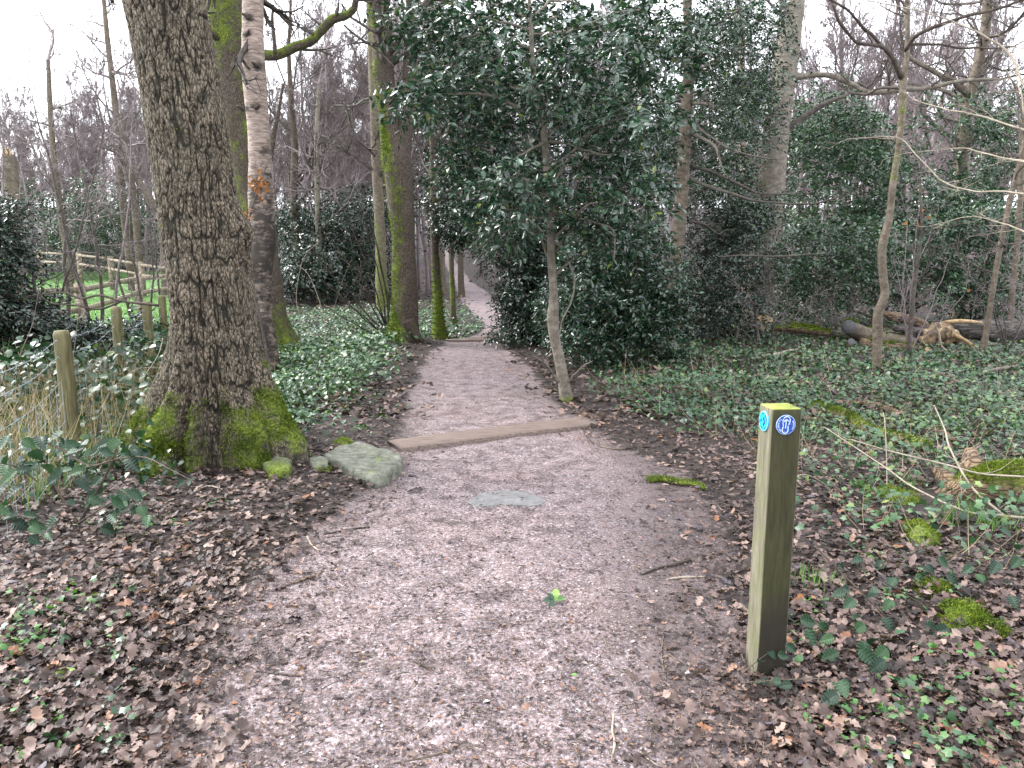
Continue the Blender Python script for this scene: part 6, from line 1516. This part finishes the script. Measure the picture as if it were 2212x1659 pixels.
def grasses():
    rng = np.random.default_rng(300); V, F = blade_tpl()
    def mk(x, y, h0, h1, lean=.5, w_=.005):
        n = len(x); pos = np.stack([x, y, H(x, y)-.01], -1); a = rng.uniform(0, 2*pi, n); ax = nrm(np.stack([np.cos(a)*lean*rng.random(n), np.sin(a)*lean*rng.random(n), np.ones(n)], -1)); up = nrm(np.stack([np.cos(a), np.sin(a), np.full(n, .2)], -1))
        s_ = rng.uniform(h0, h1, n); return ((V*np.array([1, 1, 1.]), F), pos, ax, up, s_, rng.random(n), np.full(n, w_)*rng.uniform(.6, 1.5, n))
    # straw among the stakes
    x = rng.uniform(-5.4, -2.2, 5200); y = rng.uniform(4.2, 8, 5200)**1.0; k = (x < -.40*y-.15) & ((x < -2.95) | (y > 6.0)) & (x > -.80*y) & clear(x, y); x, y = x[k], y[k]
    tag(leaf_obj('dry_grass', 'straw', [mk(x, y, .15, .85, 1.5, .0045)]), 'tangled straw coloured dead stems along the wire fence', None, None, 'stuff')
    x = rng.uniform(-5.4, -2.2, 2600); y = rng.uniform(4.0, 8, 2600); k = (x < -.42*y-.15) & ((x < -2.9) | (y > 6.0)) & (x > -.80*y) & clear(x, y); x, y = x[k], y[k]
    tag(leaf_obj('grass', 'grass_blade', [mk(x, y, .10, .38, 1.0, .006)]), 'green grass tufts along the wire fence', None, None, 'stuff')
    # thin stems through the ivy right and left
    x, y = sample(5600, 3.4, 17, -.6, .78, .3, rng); k = (path_d(x, y) < -.7) & clear(x, y) & ~((x > -3.3) & (x < 0) & (y < 6.4)) & ((y > 5.2) | (rng.random(5600) < .22)); x, y = x[k], y[k]
    tag(leaf_obj('dead_stems', 'straw', [mk(x, y, .10, .48, 1.9, .0036)]), 'thin dry stems standing through the ground cover', None, None, 'stuff')
    # tufts
    cs = [(1765, 1265, 60, .10), (2060, 1125, 60, .14), (1960, 1050, 30, .10), (2140, 1140, 50, .14), (2100, 1110, 60, .16), (1700, 960, 20, .1), (300, 930, 80, .25)]
    xs, ys = [], []
    for px, py, n, _ in cs: g = gnd(px, py); xs += list(g[0]+.05*rng.normal(size=n)); ys += list(g[1]+.05*rng.normal(size=n))
    tag(leaf_obj('grass', 'grass_blade', [mk(np.array(xs), np.array(ys), .04, .13, .8, .006)]), 'little green grass tufts in the litter on the right', None, None, 'stuff')
    # field grass at distance
    n = 16000; y = rng.uniform(14, 34, n); x = rng.uniform(-.75, -.38, n)*y; k = rng.random(n) < grass_m(x, y); x, y = x[k], y[k]
    tag(leaf_obj('meadow_grass', 'grass_blade', [mk(x, y, .05, .12, 1.2, .02)]), 'short green meadow grass on the fenced field', None, None, 'stuff')
grasses()

def canes():
    """long arching bramble canes: each one a thing"""
    rng = np.random.default_rng(400)
    data = [([(250, 920), (300, 830), (340, 770), (352, 730)], 6.4, 'straw', 'pale dead cane curving up against the left of the oak'), ([(130, 860), (190, 800), (250, 760), (310, 800), (330, 860)], 6.2, 'tan_bark', 'brown bramble cane looping over left of the oak'),
            ([(210, 960), (230, 860), (290, 800), (352, 795)], 6.0, 'straw', 'straw coloured cane arching low towards the oak'), ([(60, 900), (40, 790), (70, 700), (85, 620)], 6.2, 'tan_bark', 'reddish cane rising in front of the dark glossy holly'),
            ([(170, 980), (150, 880), (160, 760), (175, 640)], 6.6, 'tan_bark', 'thin straight cane between the first two stakes'), ([(280, 990), (330, 900), (300, 840), (200, 820)], 5.9, 'tan_bark', 'rust brown cane bending left before the mossy root'),
            ([(715, 700), (735, 620), (760, 560)], 12.5, 'tan_bark', 'thin upright stem in the bramble carpet left of the path'), ([(650, 700), (640, 640), (655, 560), (690, 520)], 12, 'pale_twig', 'pale crossing stem behind the birch foot'), ([(700, 690), (670, 600), (640, 570)], 11.6, 'pale_twig', 'pale leaning stem right of the birch foot'),
            ([(640, 950), (680, 900), (740, 890)], 6.0, 'tan_bark', 'brown cane low on the litter right of the oak root'), ([(740, 900), (738, 840), (733, 790)], 8.4, 'tan_bark', 'short thin upright twig at the left path edge'),
            ([(2010, 1230), (1870, 1110), (1760, 1010), (1700, 960)], 3.9, 'tan_bark', 'brown cane running down behind the waymark post'), ([(1720, 1030), (1780, 1045), (1810, 1100), (1760, 1150)], 4.2, 'pale_twig', 'pale looped cane right of the post middle'),
            ([(1720, 1250), (1800, 1230), (1900, 1240), (2010, 1260)], 3.5, 'grass_green', 'green bramble runner lying low right of the post'), ([(1912, 1130), (1916, 1030), (1912, 920), (1908, 890)], 4.6, 'straw', 'thin straight stem standing right of the post before the mossy log'),
            ([(1300, 900), (1310, 850), (1345, 810)], 8.0, 'tan_bark', 'thin twig rising behind the right end of the plank'), ([(1480, 1110), (1560, 1090), (1620, 1105)], 4.9, 'tan_bark', 'thin runner crossing the litter left of the post'),
            ([(1000, 705), (1012, 690), (1030, 700)], 15.5, 'straw', 'small straw stem in the ivy beyond the far board')]
    for k, (l, Y, mt, lab) in enumerate(data):
        P = [at(x, y, Y+.15*i) for i, (x, y) in enumerate(l)]; g = float(H(P[0][0], P[0][1]))
        if P[0][2] > g+.04: P = [np.array([P[0][0]-.03, P[0][1], g-.02])]+P
        b = P[0].copy(); root = thing('bramble_cane', b, lab, 'plant stem'); mm = {'straw': 'pale_twig', 'grass_green': 'ivy_leaf'}.get(mt, mt)
        C, rr = limb(np.array(P), np.linspace(.0045, .0022, len(P))*(Y/5)**.4, .05); V, F = tube(C, rr, 5)
        mesh_obj('stem', V, F, MAT[mm], root, pattr={'moss': np.zeros(len(V))}, fattr={'rnd': np.full(sum(len(f) for f in F), .7)}, smooth=True)
        n = 7 if mm in ('tan_bark', 'ivy_leaf') else 0
        if n:
            i = rng.integers(1, len(C), n); leaf_obj('foliage', 'bramble_leaf', [(T_W8, C[i], randdir(n, rng), nrm(randdir(n, rng)+[0, -.3, 1]), rng.uniform(.03, .06, n), rng.random(n))], root).__setitem__('kind', 'stuff')
canes()
